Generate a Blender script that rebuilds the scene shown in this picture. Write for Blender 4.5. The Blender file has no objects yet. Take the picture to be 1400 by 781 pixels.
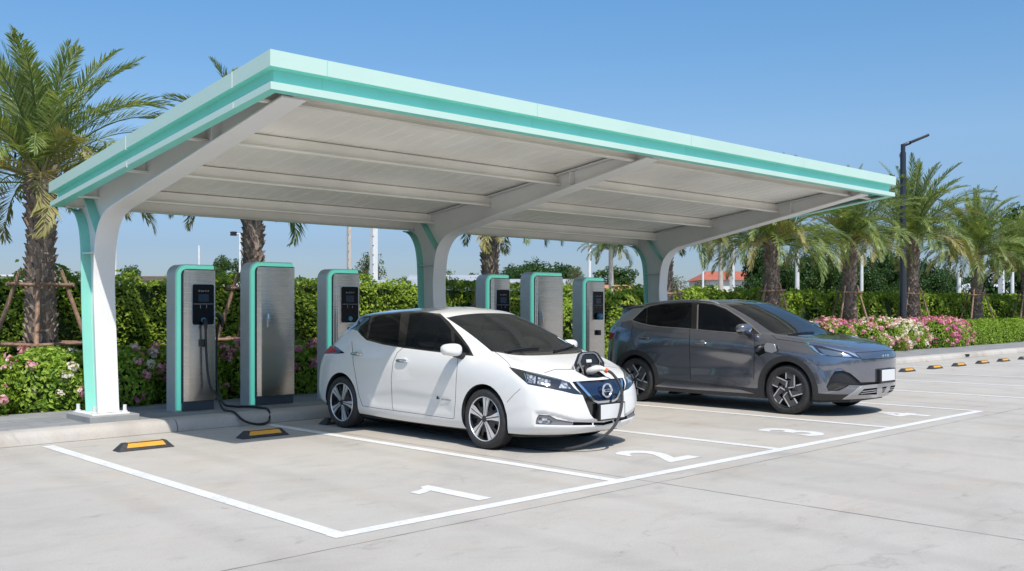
EXPO = 0.77
import bpy, bmesh, math, random
import numpy as np
from mathutils import Vector, Matrix
random.seed(7); RNG = np.random.default_rng(7)
C = bpy.context.scene.collection
R = math.radians

# ------------------------------------------------------------------ materials
MATS = {}
def newmat(name):
    m = bpy.data.materials.new(name); m.use_nodes = True
    nt = m.node_tree; b = nt.nodes['Principled BSDF']
    MATS[name] = m
    return m, nt, b
def N(nt, t, **kw):
    n = nt.nodes.new(t)
    for k, v in kw.items():
        if k == 'op': n.operation = v
        elif hasattr(n, k) and k not in n.inputs: setattr(n, k, v)
        else: n.inputs[k].default_value = v
    return n
def L(nt, a, b): nt.links.new(a, b)
def c4(c): return (c[0], c[1], c[2], 1)
def mixc(nt, fac, a, b, blend='MIX'):
    n = nt.nodes.new('ShaderNodeMix'); n.data_type = 'RGBA'; n.blend_type = blend
    for sock, val in ((n.inputs[0], fac), (n.inputs[6], a), (n.inputs[7], b)):
        if isinstance(val, (int, float)): sock.default_value = val
        elif isinstance(val, tuple): sock.default_value = c4(val)
        else: nt.links.new(val, sock)
    return n.outputs[2]
def ramp(nt, fac, stops):
    n = nt.nodes.new('ShaderNodeValToRGB'); e = n.color_ramp.elements
    e[0].position, e[0].color = stops[0][0], c4(stops[0][1])
    e[1].position, e[1].color = stops[-1][0], c4(stops[-1][1])
    for p, c in stops[1:-1]:
        x = e.new(p); x.color = c4(c)
    nt.links.new(fac, n.inputs[0]); return n.outputs[0]
def noise(nt, scale, detail=4, rough=.55, coord=None, vec=None):
    n = N(nt, 'ShaderNodeTexNoise'); n.inputs['Scale'].default_value = scale
    n.inputs['Detail'].default_value = detail; n.inputs['Roughness'].default_value = rough
    if vec is None:
        tc = N(nt, 'ShaderNodeTexCoord'); vec = tc.outputs[coord or 'Object']
    nt.links.new(vec, n.inputs['Vector']); return n.outputs['Fac']
def scaled(nt, s, coord='Object', rot=0):
    tc = N(nt, 'ShaderNodeTexCoord'); mp = N(nt, 'ShaderNodeMapping')
    mp.inputs['Scale'].default_value = s; mp.inputs['Rotation'].default_value = (0, 0, rot); nt.links.new(tc.outputs[coord], mp.inputs['Vector'])
    return mp.outputs[0]
def plain(name, col, rough=.5, metal=0, var=.12, scale=6, coat=0, spec=None, bump=0, bscale=60):
    m, nt, b = newmat(name)
    b.inputs['Roughness'].default_value = rough; b.inputs['Metallic'].default_value = metal
    if coat: b.inputs['Coat Weight'].default_value = coat; b.inputs['Coat Roughness'].default_value = .03
    if spec is not None: b.inputs['Specular IOR Level'].default_value = spec
    if var:
        f = noise(nt, scale)
        d = tuple(max(0, x*(1-var)) for x in col); l = tuple(min(1, x*(1+var)) for x in col)
        L(nt, ramp(nt, f, [(.3, d), (.7, l)]), b.inputs['Base Color'])
    else: b.inputs['Base Color'].default_value = c4(col)
    if bump:
        bp = N(nt, 'ShaderNodeBump'); bp.inputs['Strength'].default_value = bump; bp.inputs['Distance'].default_value = .01
        L(nt, noise(nt, bscale), bp.inputs['Height']); L(nt, bp.outputs[0], b.inputs['Normal'])
    return m

# concrete of the parking lot
def dnoise(nt, scale, detail, rough, dist, vec=None):
    n = N(nt, 'ShaderNodeTexNoise'); n.inputs['Scale'].default_value = scale; n.inputs['Detail'].default_value = detail
    n.inputs['Roughness'].default_value = rough; n.inputs['Distortion'].default_value = dist
    if vec is None: vec = N(nt, 'ShaderNodeTexCoord').outputs['Object']
    nt.links.new(vec, n.inputs['Vector']); return n.outputs['Fac']
def concrete(name, lo, mid, hi):
    m, nt, b = newmat(name)
    W1 = (1, 1, 1)
    col = ramp(nt, dnoise(nt, .34, 10, .72, .4), [(.30, lo), (.5, mid), (.70, hi)])
    # trowelled clouds
    col = mixc(nt, 1, col, ramp(nt, dnoise(nt, 1.3, 10, .7, .5, scaled(nt, (.8, 1.5, 1), rot=.5)), [(.30, (.86, .865, .87)), (.46, (.98, .98, .98)), (.62, W1), (.78, (1.03, 1.02, 1.0))]), 'MULTIPLY')
    # warm worn patches
    col = mixc(nt, 1, col, ramp(nt, dnoise(nt, .8, 8, .66, .3, scaled(nt, (1, 1.2, 1), rot=1.1)), [(.50, W1), (.72, (1.0, .95, .90))]), 'MULTIPLY')
    # smudges and drips with their own outline
    col = mixc(nt, 1, col, ramp(nt, dnoise(nt, 2.6, 10, .76, .5, scaled(nt, (.7, 1.3, 1), rot=.8)), [(.28, (.64, .64, .64)), (.36, (.88, .88, .875)), (.42, W1), (1, W1)]), 'MULTIPLY')
    col = mixc(nt, 1, col, ramp(nt, dnoise(nt, 9, 6, .7, .6), [(.22, (.62, .61, .59)), (.29, W1), (1, W1)]), 'MULTIPLY')
    # specks
    col = mixc(nt, 1, col, ramp(nt, dnoise(nt, 3.3, 2, .5, 0), [(.205, (.35, .34, .33)), (.217, W1), (1, W1)]), 'MULTIPLY')
    # hairline cracks
    vo = N(nt, 'ShaderNodeTexVoronoi', feature='DISTANCE_TO_EDGE'); vo.inputs['Scale'].default_value = .16
    wv = N(nt, 'ShaderNodeVectorMath', operation='ADD'); tc = N(nt, 'ShaderNodeTexCoord'); L(nt, tc.outputs['Object'], wv.inputs[0])
    nz = N(nt, 'ShaderNodeTexNoise'); nz.inputs['Scale'].default_value = .9; nz.inputs['Detail'].default_value = 7; L(nt, tc.outputs['Object'], nz.inputs['Vector'])
    sc_ = N(nt, 'ShaderNodeVectorMath', operation='SCALE'); sc_.inputs['Scale'].default_value = 1.6; L(nt, nz.outputs['Color'], sc_.inputs[0]); L(nt, sc_.outputs[0], wv.inputs[1])
    L(nt, wv.outputs[0], vo.inputs['Vector'])
    crk = mixc(nt, 1, ramp(nt, vo.outputs['Distance'], [(0, (.86, .855, .85)), (.0012, (.94, .94, .94)), (.002, W1), (1, W1)]), ramp(nt, dnoise(nt, .5, 3, .5, 0), [(.40, (0, 0, 0)), (.46, W1)]), 'LIGHTEN')
    col = mixc(nt, 1, col, crk, 'MULTIPLY')
    # tyre tracks running out of the bays, broken up by wear
    wt = N(nt, 'ShaderNodeTexWave', wave_type='BANDS', bands_direction='X'); wt.inputs['Scale'].default_value = .21
    wt.inputs['Distortion'].default_value = 2.2; wt.inputs['Detail'].default_value = 1.5; wt.inputs['Detail Scale'].default_value = .25
    L(nt, scaled(nt, (1, .35, 1), rot=.12), wt.inputs['Vector'])
    tk = mixc(nt, 1, ramp(nt, wt.outputs['Fac'], [(0, (.93, .93, .93)), (.12, W1), (1, W1)]), ramp(nt, dnoise(nt, .6, 6, .7, .5), [(.48, (0, 0, 0)), (.66, W1)]), 'LIGHTEN')
    col = mixc(nt, 1, col, tk, 'MULTIPLY')
    col = mixc(nt, 1, col, ramp(nt, dnoise(nt, 60, 5, .75, 0), [(.25, (.84, .84, .84)), (.6, W1)]), 'MULTIPLY')
    L(nt, col, b.inputs['Base Color']); b.inputs['Roughness'].default_value = .82
    b.inputs['Specular IOR Level'].default_value = .25
    bp = N(nt, 'ShaderNodeBump'); bp.inputs['Strength'].default_value = .25; bp.inputs['Distance'].default_value = .006
    L(nt, noise(nt, 38, 6, .7), bp.inputs['Height']); L(nt, bp.outputs[0], b.inputs['Normal'])
    return m
concrete('concrete', (.415, .391, .355), (.475, .448, .407), (.53, .500, .453))
concrete('kerb_concrete', (.40, .37, .335), (.50, .47, .43), (.57, .545, .51))
concrete('plinth_concrete', (.25, .26, .26), (.32, .33, .33), (.4, .4, .4))
def pavemat():
    m, nt, b = newmat('pavement')
    br = N(nt, 'ShaderNodeTexBrick'); br.inputs['Scale'].default_value = 1
    br.inputs['Mortar Size'].default_value = .006; br.inputs['Brick Width'].default_value = .6; br.inputs['Row Height'].default_value = .3
    br.inputs['Color1'].default_value = (.25, .255, .26, 1); br.inputs['Color2'].default_value = (.30, .305, .31, 1)
    br.inputs['Mortar'].default_value = (.17, .17, .17, 1)
    tc = N(nt, 'ShaderNodeTexCoord'); L(nt, tc.outputs['Object'], br.inputs['Vector'])
    col = mixc(nt, .6, br.outputs['Color'], ramp(nt, noise(nt, 2.2, 6, .65), [(.3, (.66, .66, .66)), (.7, (1.15, 1.15, 1.15))]), 'MULTIPLY')
    L(nt, col, b.inputs['Base Color']); b.inputs['Roughness'].default_value = .85
    return m
pavemat()
plain('paint_white_road', (.78, .78, .77), .6, var=.10, scale=9)
def roadpaint():
    m, nt, b = newmat('road_paint')
    w = ramp(nt, noise(nt, 26, 6, .7), [(.32, (.50, .49, .46)), (.42, (.68, .675, .66)), (.47, (.75, .75, .74)), (1, (.82, .82, .81))])
    w = mixc(nt, 1, w, ramp(nt, noise(nt, 2.5, 5, .6), [(.3, (.88, .88, .87)), (.6, (1, 1, 1))]), 'MULTIPLY')
    L(nt, w, b.inputs['Base Color']); b.inputs['Roughness'].default_value = .55
roadpaint()
plain('joint', (.17, .165, .155), .9, var=.3, scale=3)
plain('soil', (.09, .07, .05), .95, var=.35, scale=5, bump=.6, bscale=20)
plain('field', (.20, .19, .12), .95, var=.4, scale=.2)
plain('mint_mid', (.25, .74, .64), .38, var=.04, scale=1.5)
plain('mint', (.26, .66, .55), .38, var=.04, scale=1.5)
plain('mint_light', (.51, .69, .61), .35, var=.03, scale=1.2)
plain('steel_white', (.80, .795, .775), .42, var=.05, scale=1.3)
plain('soffit', (.88, .86, .79), .38, var=.10, scale=.8)
plain('fascia_inner', (.35, .35, .34), .6, var=.1)
plain('dark_gap', (.012, .012, .013), .8, var=0)
plain('rubber', (.035, .035, .038), .7, var=.25, scale=30, bump=.15)
plain('tyre', (.028, .028, .030), .62, var=.2, scale=20)
plain('yellow', (.66, .33, .03), .5, var=.12, scale=14)
plain('cable_black', (.012, .014, .018), .38, var=0)
plain('slate_base', (.055, .07, .085), .5, var=.1)
plain('black_gloss', (.004, .005, .006), .06, var=0, coat=1)
plain('black_plastic', (.016, .016, .018), .42, var=0)
plain('grey_plastic', (.16, .16, .17), .45, var=0)
plain('white_plastic', (.72, .70, .66), .35, var=0)
plain('orange_plastic', (.75, .13, .04), .4, var=0)
plain('chrome', (.80, .81, .83), .12, 1, var=0)
plain('silver', (.62, .63, .65), .22, 1, var=0)
plain('alloy_dark', (.05, .05, .055), .32, .5, var=0)
plain('alloy_bright', (.72, .73, .75), .28, .55, var=0)
plain('alloy_inlay', (.10, .10, .105), .35, .4, var=0)
plain('plate_white', (.66, .66, .66), .35, var=0)
plain('car_white', (.76, .755, .735), .28, var=0, coat=1)
def carpaint():
    m, nt, b = newmat('car_grey')
    vo = N(nt, 'ShaderNodeTexNoise'); vo.inputs['Scale'].default_value = 900
    tc = N(nt, 'ShaderNodeTexCoord'); L(nt, tc.outputs['Object'], vo.inputs['Vector'])
    L(nt, ramp(nt, vo.outputs['Fac'], [(.35, (.19, .20, .245)), (.7, (.25, .262, .312))]), b.inputs['Base Color'])
    b.inputs['Metallic'].default_value = .85; b.inputs['Roughness'].default_value = .23
    b.inputs['Coat Weight'].default_value = 1; b.inputs['Coat IOR'].default_value = 1.8; b.inputs['Coat Roughness'].default_value = .02
carpaint()
plain('car_silver', (.40, .40, .41), .3, .45, var=0, coat=.6)
plain('lamp_smoke', (.11, .15, .19), .12, .3, var=0, coat=1)
plain('cladding', (.030, .030, .032), .5, var=.15, scale=40)
plain('lamp_chrome', (.75, .77, .80), .1, 1, var=0)
plain('lamp_dark', (.02, .023, .03), .05, var=0, coat=1)
def lampdetail():
    m, nt, b = newmat('lamp_detail')
    v = N(nt, 'ShaderNodeTexVoronoi'); v.inputs['Scale'].default_value = 24
    tc = N(nt, 'ShaderNodeTexCoord'); L(nt, tc.outputs['Object'], v.inputs['Vector'])
    L(nt, ramp(nt, v.outputs['Distance'], [(0, (.85, .86, .88)), (.35, (.55, .57, .60)), (.6, (.06, .065, .08)), (1, (.7, .72, .75))]), b.inputs['Base Color'])
    b.inputs['Metallic'].default_value = .5; b.inputs['Roughness'].default_value = .25; b.inputs['Coat Weight'].default_value = .5; b.inputs['Coat Roughness'].default_value = .02
lampdetail()
plain('lamp_clear', (.62, .68, .74), .06, .35, var=0, coat=1)
plain('tail_red', (.45, .008, .012), .3, var=0, spec=.2)
plain('navy_gloss', (.006, .014, .045), .05, var=0, coat=1)
plain('lamp_pole', (.035, .042, .055), .35, .3, var=.06)
plain('pole_white', (.72, .73, .74), .5, var=.08)
plain('pole_beige', (.52, .47, .42), .7, var=.12)
plain('bolt', (.75, .76, .76), .4, .2, var=0)
plain('wall_white', (.70, .69, .66), .8, var=.1, scale=.5)
plain('wall_cream', (.60, .48, .33), .8, var=.15, scale=.6)
plain('roof_red', (.42, .12, .07), .75, var=.2, scale=2)
plain('roof_grey', (.36, .38, .41), .6, var=.15, scale=.7)
plain('roof_orange', (.52, .22, .10), .8, var=.2, scale=2)
plain('window_dark', (.02, .025, .03), .1, var=0)
plain('wood', (.30, .19, .13), .8, var=.35, scale=14, bump=.4)
plain('screen_black', (.004, .005, .007), .22, var=0, spec=.25)
plain('screen_blue', (.02, .04, .075), .15, var=0)
plain('socket_blue', (.07, .25, .38), .25, var=0)
plain('text_grey', (.45, .46, .48), .5, var=0)
plain('sticker_blue', (.30, .45, .62), .4, var=0)
plain('rear_red', (.3, .01, .01), .2, var=0)
plain('interior', (.02, .02, .022), .7, var=.1)
def stainless():
    m, nt, b = newmat('stainless')
    v = scaled(nt, (1.2, 1.2, 320))
    n = N(nt, 'ShaderNodeTexNoise'); n.inputs['Scale'].default_value = 1.0; n.inputs['Detail'].default_value = 4
    L(nt, v, n.inputs['Vector'])
    L(nt, ramp(nt, n.outputs['Fac'], [(.3, (.585, .535, .475)), (.7, (.635, .585, .525))]), b.inputs['Base Color'])
    b.inputs['Metallic'].default_value = 1
    L(nt, ramp(nt, n.outputs['Fac'], [(.3, (.20,)*3), (.7, (.28,)*3)]), b.inputs['Roughness'])
    bp = N(nt, 'ShaderNodeBump'); bp.inputs['Strength'].default_value = .15; bp.inputs['Distance'].default_value = .02
    L(nt, noise(nt, 2.6, 2, .5, vec=scaled(nt, (.7, .7, 1.6))), bp.inputs['Height']); L(nt, bp.outputs[0], b.inputs['Normal'])
stainless()
plain('steel_side', (.60, .63, .65), .35, .25, var=.04)
def emis(name, col, base, s):
    m, nt, b = newmat(name); b.inputs['Base Color'].default_value = c4(base)
    b.inputs['Emission Color'].default_value = c4(col); b.inputs['Emission Strength'].default_value = s
    b.inputs['Roughness'].default_value = .3
emis('led_mint', (.10, .75, .52), (.34, .80, .66), .25)
def glassmat(name, tint, transp, rough=.015):
    m, nt, b = newmat(name)
    b.inputs['Base Color'].default_value = c4(tint); b.inputs['Roughness'].default_value = rough; b.inputs['Specular IOR Level'].default_value = .28 if transp < .2 else .5
    out = nt.nodes['Material Output']
    tr = N(nt, 'ShaderNodeBsdfTransparent'); tr.inputs['Color'].default_value = (.55, .6, .6, 1)
    mx = N(nt, 'ShaderNodeMixShader'); mx.inputs[0].default_value = transp
    L(nt, b.outputs[0], mx.inputs[1]); L(nt, tr.outputs[0], mx.inputs[2]); L(nt, mx.outputs[0], out.inputs['Surface'])
glassmat('glass_tint', (.003, .005, .008), .10)
glassmat('glass_wind', (.016, .019, .021), .22)
def leafmat(name, cols, trans=.35, rough=.45):
    m, nt, b = newmat(name)
    g = N(nt, 'ShaderNodeNewGeometry')
    col = ramp(nt, g.outputs['Random Per Island'], [(i/(len(cols)-1), c) for i, c in enumerate(cols)])
    L(nt, col, b.inputs['Base Color']); b.inputs['Roughness'].default_value = rough
    b.inputs['Specular IOR Level'].default_value = .35
    tl = N(nt, 'ShaderNodeBsdfTranslucent')
    L(nt, mixc(nt, 1, col, (1.25, 1.25, .5), 'MULTIPLY'), tl.inputs['Color'])
    mx = N(nt, 'ShaderNodeMixShader'); mx.inputs[0].default_value = trans
    out = nt.nodes['Material Output']
    L(nt, b.outputs[0], mx.inputs[1]); L(nt, tl.outputs[0], mx.inputs[2]); L(nt, mx.outputs[0], out.inputs['Surface'])
leafmat('leaf_hedge', [(.12, .20, .025), (.22, .33, .035), (.34, .46, .055), (.46, .56, .09)])
leafmat('leaf_bush', [(.11, .21, .025), (.20, .34, .035), (.32, .46, .06), (.45, .57, .10)])
leafmat('leaf_tree', [(.03, .07, .018), (.055, .11, .025), (.09, .16, .035)])
leafmat('leaf_tree_dark', [(.022, .06, .018), (.04, .09, .022), (.07, .14, .03)])
leafmat('leaf_olive', [(.09, .11, .045), (.12, .14, .06), (.16, .17, .08)])
leafmat('frond', [(.085, .14, .042), (.165, .235, .07), (.255, .325, .105), (.38, .42, .16)], .3, .4)
leafmat('frond_dry', [(.24, .23, .08), (.34, .31, .12), (.42, .38, .18)], .3, .5)
leafmat('petal_pink', [(.62, .19, .29), (.76, .38, .44), (.84, .60, .60)], .3, .6)
leafmat('petal_white', [(.78, .70, .62), (.82, .78, .70), (.80, .64, .60)], .3, .6)
leafmat('petal_magenta', [(.50, .07, .28), (.66, .16, .40), (.76, .34, .50)], .3, .6)
def barkmat():
    m, nt, b = newmat('palm_bark')
    g = N(nt, 'ShaderNodeNewGeometry')
    col = ramp(nt, g.outputs['Random Per Island'], [(0, (.20, .15, .12)), (.5, (.29, .225, .18)), (1, (.40, .325, .27))])
    col = mixc(nt, 1, col, ramp(nt, noise(nt, 30, 5, .7), [(.3, (.6, .6, .6)), (.7, (1.2, 1.2, 1.2))]), 'MULTIPLY')
    L(nt, col, b.inputs['Base Color']); b.inputs['Roughness'].default_value = .9
barkmat()
plain('bark', (.15, .12, .09), .9, var=.35, scale=8, bump=.5)
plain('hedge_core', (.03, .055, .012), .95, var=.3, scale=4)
M = MATS

# ------------------------------------------------------------------ mesh builder
class MB:
    def __init__(s): s.v = []; s.f = []; s.m = []
    def add(s, vs, fs, m=0):
        o = len(s.v); s.v += [tuple(map(float, p)) for p in vs]
        s.f += [tuple(o+i for i in f) for f in fs]; s.m += [m]*len(fs); return s
    def box(s, x0, y0, z0, x1, y1, z1, m=0):
        vs = [(x0,y0,z0),(x1,y0,z0),(x1,y1,z0),(x0,y1,z0),(x0,y0,z1),(x1,y0,z1),(x1,y1,z1),(x0,y1,z1)]
        return s.add(vs, [(3,2,1,0),(4,5,6,7),(0,1,5,4),(1,2,6,5),(2,3,7,6),(3,0,4,7)], m)
    def obox(s, c, ax, ay, az, m=0):
        c = Vector(c); ax, ay, az = Vector(ax), Vector(ay), Vector(az)
        vs = [c+ax*i+ay*j+az*k for k in (-1,1) for (i,j) in ((-1,-1),(1,-1),(1,1),(-1,1))]
        return s.add(vs, [(3,2,1,0),(4,5,6,7),(0,1,5,4),(1,2,6,5),(2,3,7,6),(3,0,4,7)], m)
    def prism(s, pts, axis, a, b, m=0):
        n = len(pts)
        def P(p, t): return (t,p[0],p[1]) if axis=='x' else ((p[0],t,p[1]) if axis=='y' else (p[0],p[1],t))
        vs = [P(p,a) for p in pts]+[P(p,b) for p in pts]
        fs = [tuple(range(n-1,-1,-1)), tuple(range(n,2*n))]+[(i,(i+1)%n,n+(i+1)%n,n+i) for i in range(n)]
        return s.add(vs, fs, m)
    def tube(s, pts, r, n=8, m=0, caps=True):
        pts = [Vector(p) for p in pts]; k = len(pts)
        rs = r if isinstance(r, (list, tuple)) else [r]*k
        t0 = (pts[1]-pts[0]).normalized(); up = Vector((0,0,1)) if abs(t0.z) < .9 else Vector((1,0,0))
        nrm = t0.cross(up).normalized(); vs = []
        for i in range(k):
            t = (pts[min(i+1,k-1)]-pts[max(i-1,0)]).normalized()
            nrm = (nrm-t*nrm.dot(t)).normalized(); bn = t.cross(nrm)
            for j in range(n):
                a = 2*math.pi*j/n; vs.append(pts[i]+(nrm*math.cos(a)+bn*math.sin(a))*rs[i])
        fs = [(i*n+j, i*n+(j+1)%n, (i+1)*n+(j+1)%n, (i+1)*n+j) for i in range(k-1) for j in range(n)]
        if caps: fs += [tuple(range(n-1,-1,-1)), tuple(range((k-1)*n, k*n))]
        return s.add(vs, fs, m)
    def lathe(s, prof, c, axis='z', n=32, m=0, arc=None):
        """prof: (radius, height along axis)"""
        vs = []; full = arc is None; a0, a1 = arc or (0, 2*math.pi); cnt = n if full else n+1
        for (r, h) in prof:
            for j in range(cnt):
                a = a0+(a1-a0)*j/n; p, q = r*math.cos(a), r*math.sin(a)
                vs.append((c[0]+p, c[1]+q, c[2]+h) if axis=='z' else ((c[0]+h, c[1]+p, c[2]+q) if axis=='x' else (c[0]+p, c[1]+h, c[2]+q)))
        fs = []
        for i in range(len(prof)-1):
            for j in range(n if full else n):
                j2 = (j+1)%cnt if full else j+1
                fs.append((i*cnt+j, i*cnt+j2, (i+1)*cnt+j2, (i+1)*cnt+j))
        return s.add(vs, fs, m)
    def ball(s, c, r, n=12, k=8, m=0, p=1.0):
        rx, ry, rz = r if isinstance(r, (tuple, list)) else (r, r, r)
        sg = lambda x: math.copysign(abs(x)**p, x)
        vs = []; 
        for i in range(k+1):
            th = math.pi*i/k-math.pi/2
            for j in range(n):
                a = 2*math.pi*j/n
                vs.append((c[0]+rx*sg(math.cos(th))*sg(math.cos(a)), c[1]+ry*sg(math.cos(th))*sg(math.sin(a)), c[2]+rz*sg(math.sin(th))))
        fs = [(i*n+j, i*n+(j+1)%n, (i+1)*n+(j+1)%n, (i+1)*n+j) for i in range(k) for j in range(n)]
        return s.add(vs, fs, m)
    def build(s, name, mats, parent=None, bevel=0, seg=1, smooth=35, origin=None, fixn=False):
        if isinstance(mats, str): mats = [mats]
        o = Vector(origin) if origin is not None else (Vector(parent_world(parent)) if parent else Vector((0,0,0)))
        me = bpy.data.meshes.new(name)
        me.from_pydata([(p[0]-o.x, p[1]-o.y, p[2]-o.z) for p in s.v], [], s.f)
        for mm in mats: me.materials.append(M[mm])
        me.polygons.foreach_set('material_index', s.m)
        if bevel or fixn:
            bm = bmesh.new(); bm.from_mesh(me)
            if fixn: bmesh.ops.recalc_face_normals(bm, faces=bm.faces)
            if bevel:
                es = [e for e in bm.edges if len(e.link_faces)==2 and e.calc_face_angle(0) > R(28)]
                bmesh.ops.bevel(bm, geom=es, offset=bevel, segments=seg, affect='EDGES', profile=.5, clamp_overlap=True)
            bm.to_mesh(me); bm.free()
        me.polygons.foreach_set('use_smooth', [True]*len(me.polygons))
        me.set_sharp_from_angle(angle=R(smooth)); me.update()
        ob = bpy.data.objects.new(name, me); C.objects.link(ob)
        if parent: ob.parent = parent
        if origin is not None: ob.location = o
        return ob
def parent_world(p):
    v = Vector((0,0,0))
    while p is not None: v += p.location; p = p.parent
    return v
def npmesh(name, V, F, mats, parent=None, mi=None, smooth=False, origin=None):
    """fast mesh from numpy arrays, F quads or tris (n,k)"""
    me = bpy.data.meshes.new(name); V = np.asarray(V, float); F = np.asarray(F, int); k = F.shape[1]
    o = np.array(origin if origin is not None else (parent_world(parent) if parent else (0,0,0)))
    me.vertices.add(len(V)); me.vertices.foreach_set('co', (V-o).ravel())
    me.loops.add(F.size); me.loops.foreach_set('vertex_index', F.ravel())
    me.polygons.add(len(F)); me.polygons.foreach_set('loop_start', np.arange(len(F))*k)
    for mm in ([mats] if isinstance(mats, str) else mats): me.materials.append(M[mm])
    if mi is not None: me.polygons.foreach_set('material_index', np.asarray(mi, int))
    me.update(calc_edges=True); me.validate()
    me.polygons.foreach_set('use_smooth', [smooth]*len(me.polygons))
    ob = bpy.data.objects.new(name, me); C.objects.link(ob)
    if parent: ob.parent = parent
    if origin is not None: ob.location = origin
    return ob
def tag(o, label=None, cat=None, group=None, kind=None):
    if label: o['label'] = label
    if cat: o['category'] = cat
    if group: o['group'] = group
    if kind: o['kind'] = kind
    return o
def thing(name, label, cat, loc=(0,0,0), group=None):
    o = bpy.data.objects.new(name, None); C.objects.link(o); o.location = loc
    o.empty_display_size = .2
    return tag(o, label, cat, group)
def dup(root, loc, label=None, group=None, rotz=None, scale=None):
    def cp(o, par):
        c = o.copy(); C.objects.link(c)
        if par is not None: c.parent = par
        for ch in o.children: cp(ch, c)
        return c
    r = cp(root, None); r.location = loc
    if rotz is not None: r.rotation_euler = (0,0,rotz)
    if scale is not None: r.scale = (scale,)*3 if not isinstance(scale, tuple) else scale
    if label: r['label'] = label
    if group: r['group'] = group
    return r
def text_mesh(name, body, size, mat, parent=None, extrude=.001, align='CENTER', matrix=None, spacing=1.0, bold=0):
    cu = bpy.data.curves.new(name, 'FONT'); cu.body = body; cu.size = size; cu.extrude = extrude
    cu.align_x = align; cu.align_y = 'CENTER'; cu.space_character = spacing; cu.offset = bold
    to = bpy.data.objects.new(name, cu); C.objects.link(to)
    dg = bpy.context.evaluated_depsgraph_get()
    me = bpy.data.meshes.new_from_object(to.evaluated_get(dg))
    bpy.data.objects.remove(to); bpy.data.curves.remove(cu)
    me.materials.clear(); me.materials.append(M[mat])
    if matrix is not None:
        m = matrix.copy()
        if parent: m = Matrix.Translation(-parent_world(parent)) @ m
        me.transform(m)
    ob = bpy.data.objects.new(name, me); C.objects.link(ob)
    if parent: ob.parent = parent
    return ob
# ------------------------------------------------------------------ setting
SUN_DIR = Vector((-.272, -.674, 1)).normalized()          # towards the sun
w = bpy.data.worlds.new('World'); bpy.context.scene.world = w; w.use_nodes = True
nt = w.node_tree; bg = nt.nodes['Background']
sky = nt.nodes.new('ShaderNodeTexSky'); sky.sky_type = 'NISHITA'; sky.sun_disc = False
sky.sun_elevation = math.asin(SUN_DIR.z); sky.sun_rotation = math.atan2(SUN_DIR.x, SUN_DIR.y)
sky.air_density = 1.0; sky.dust_density = .35; sky.ozone_density = 3.0; sky.altitude = 0
# humid low air: the sky near the horizon is duller and bluer than the clear model gives
tcw = nt.nodes.new('ShaderNodeTexCoord'); sp_ = nt.nodes.new('ShaderNodeSeparateXYZ'); nt.links.new(tcw.outputs['Generated'], sp_.inputs[0])
hz = ramp(nt, sp_.outputs['Z'], [(0, (.225,.26,.355)), (.06, (.25,.285,.38)), (.16, (.41,.46,.505)), (.30, (.36,.53,.60)), (.60, (1,.93,.83)), (1, (1,.93,.83))])
nt.links.new(mixc(nt, 1, sky.outputs[0], hz, 'MULTIPLY'), bg.inputs[0]); bg.inputs[1].default_value = .15
sl = bpy.data.lights.new('Sun', 'SUN'); sl.energy = 2.65; sl.angle = R(.5); sl.color = (1, .94, .85)
so = bpy.data.objects.new('Sun', sl); C.objects.link(so)
so.rotation_euler = (-SUN_DIR).to_track_quat('-Z', 'Y').to_euler(); so.location = (0, 0, 20)

g = MB().add([(-400,-300,0),(1500,-300,0),(1500,11.9,0),(-400,11.9,0)], [(0,1,2,3)])
tag(g.build('parking_lot', 'concrete'), kind='structure')
g = MB().add([(-900,13.93,.02),(3000,13.93,.02),(3000,3000,.02),(-900,3000,.02)], [(0,1,2,3)])
tag(g.build('terrain', 'field'), kind='structure')
# kerb made of cast lengths with a rounded nose
prof = [(11.80,0),(11.812,.075),(11.835,.115),(11.875,.142),(11.93,.15),(12.12,.152),(12.12,0)]
kb = MB(); x = -6.
while x < 62:
    x1 = x+2.35
    kb.prism(prof, 'x', x+.006, x1-.006); x = x1
tag(kb.build('kerb', 'kerb_concrete', bevel=.006), kind='structure')
pv = MB(); pv.box(-8,12.121,-.05,70,13.92,.147)
tag(pv.build('pavement', 'pavement'), kind='structure')
sb = MB(); sb.box(-12,13.921,-.05,75,18.5,.12)
tag(sb.build('planting_bed', 'soil'), kind='structure')
# joints in the slab, as thin dark sealant strips
jt = MB()
def strip(a, b, wd, z, mb, m=0, n=1, jit=0):
    a, b = Vector((a[0],a[1],0)), Vector((b[0],b[1],0)); d = (b-a).normalized(); p = Vector((-d.y,d.x,0))*wd/2
    pts = [a+(b-a)*i/n for i in range(n+1)]
    if jit: pts = [q+p.normalized()*random.uniform(-jit,jit) for q in pts]
    vs = []
    for q in pts:
        k = random.uniform(.35,1.1) if jit else 1
        vs += [(q-p*k).to_tuple()[:2]+(z,), (q+p*k).to_tuple()[:2]+(z,)]
    mb.add(vs, [(2*i, 2*i+2, 2*i+3, 2*i+1) for i in range(n)], m)
strip((-10,5.42), (60,5.42), .014, .0012, jt, n=500, jit=.004)
for xx in (-1.8, 7.14, 16.1, 25, 34):
    strip((xx,-40), (xx,11.78), .014, .0014, jt, n=400, jit=.004)
tag(jt.build('slab_joints', 'joint'), kind='structure')
dr = MB(); dr.box(30.7,11.785,.05,30.95,11.83,.115); tag(dr.build('drain_outlet', 'dark_gap'), kind='structure')
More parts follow.
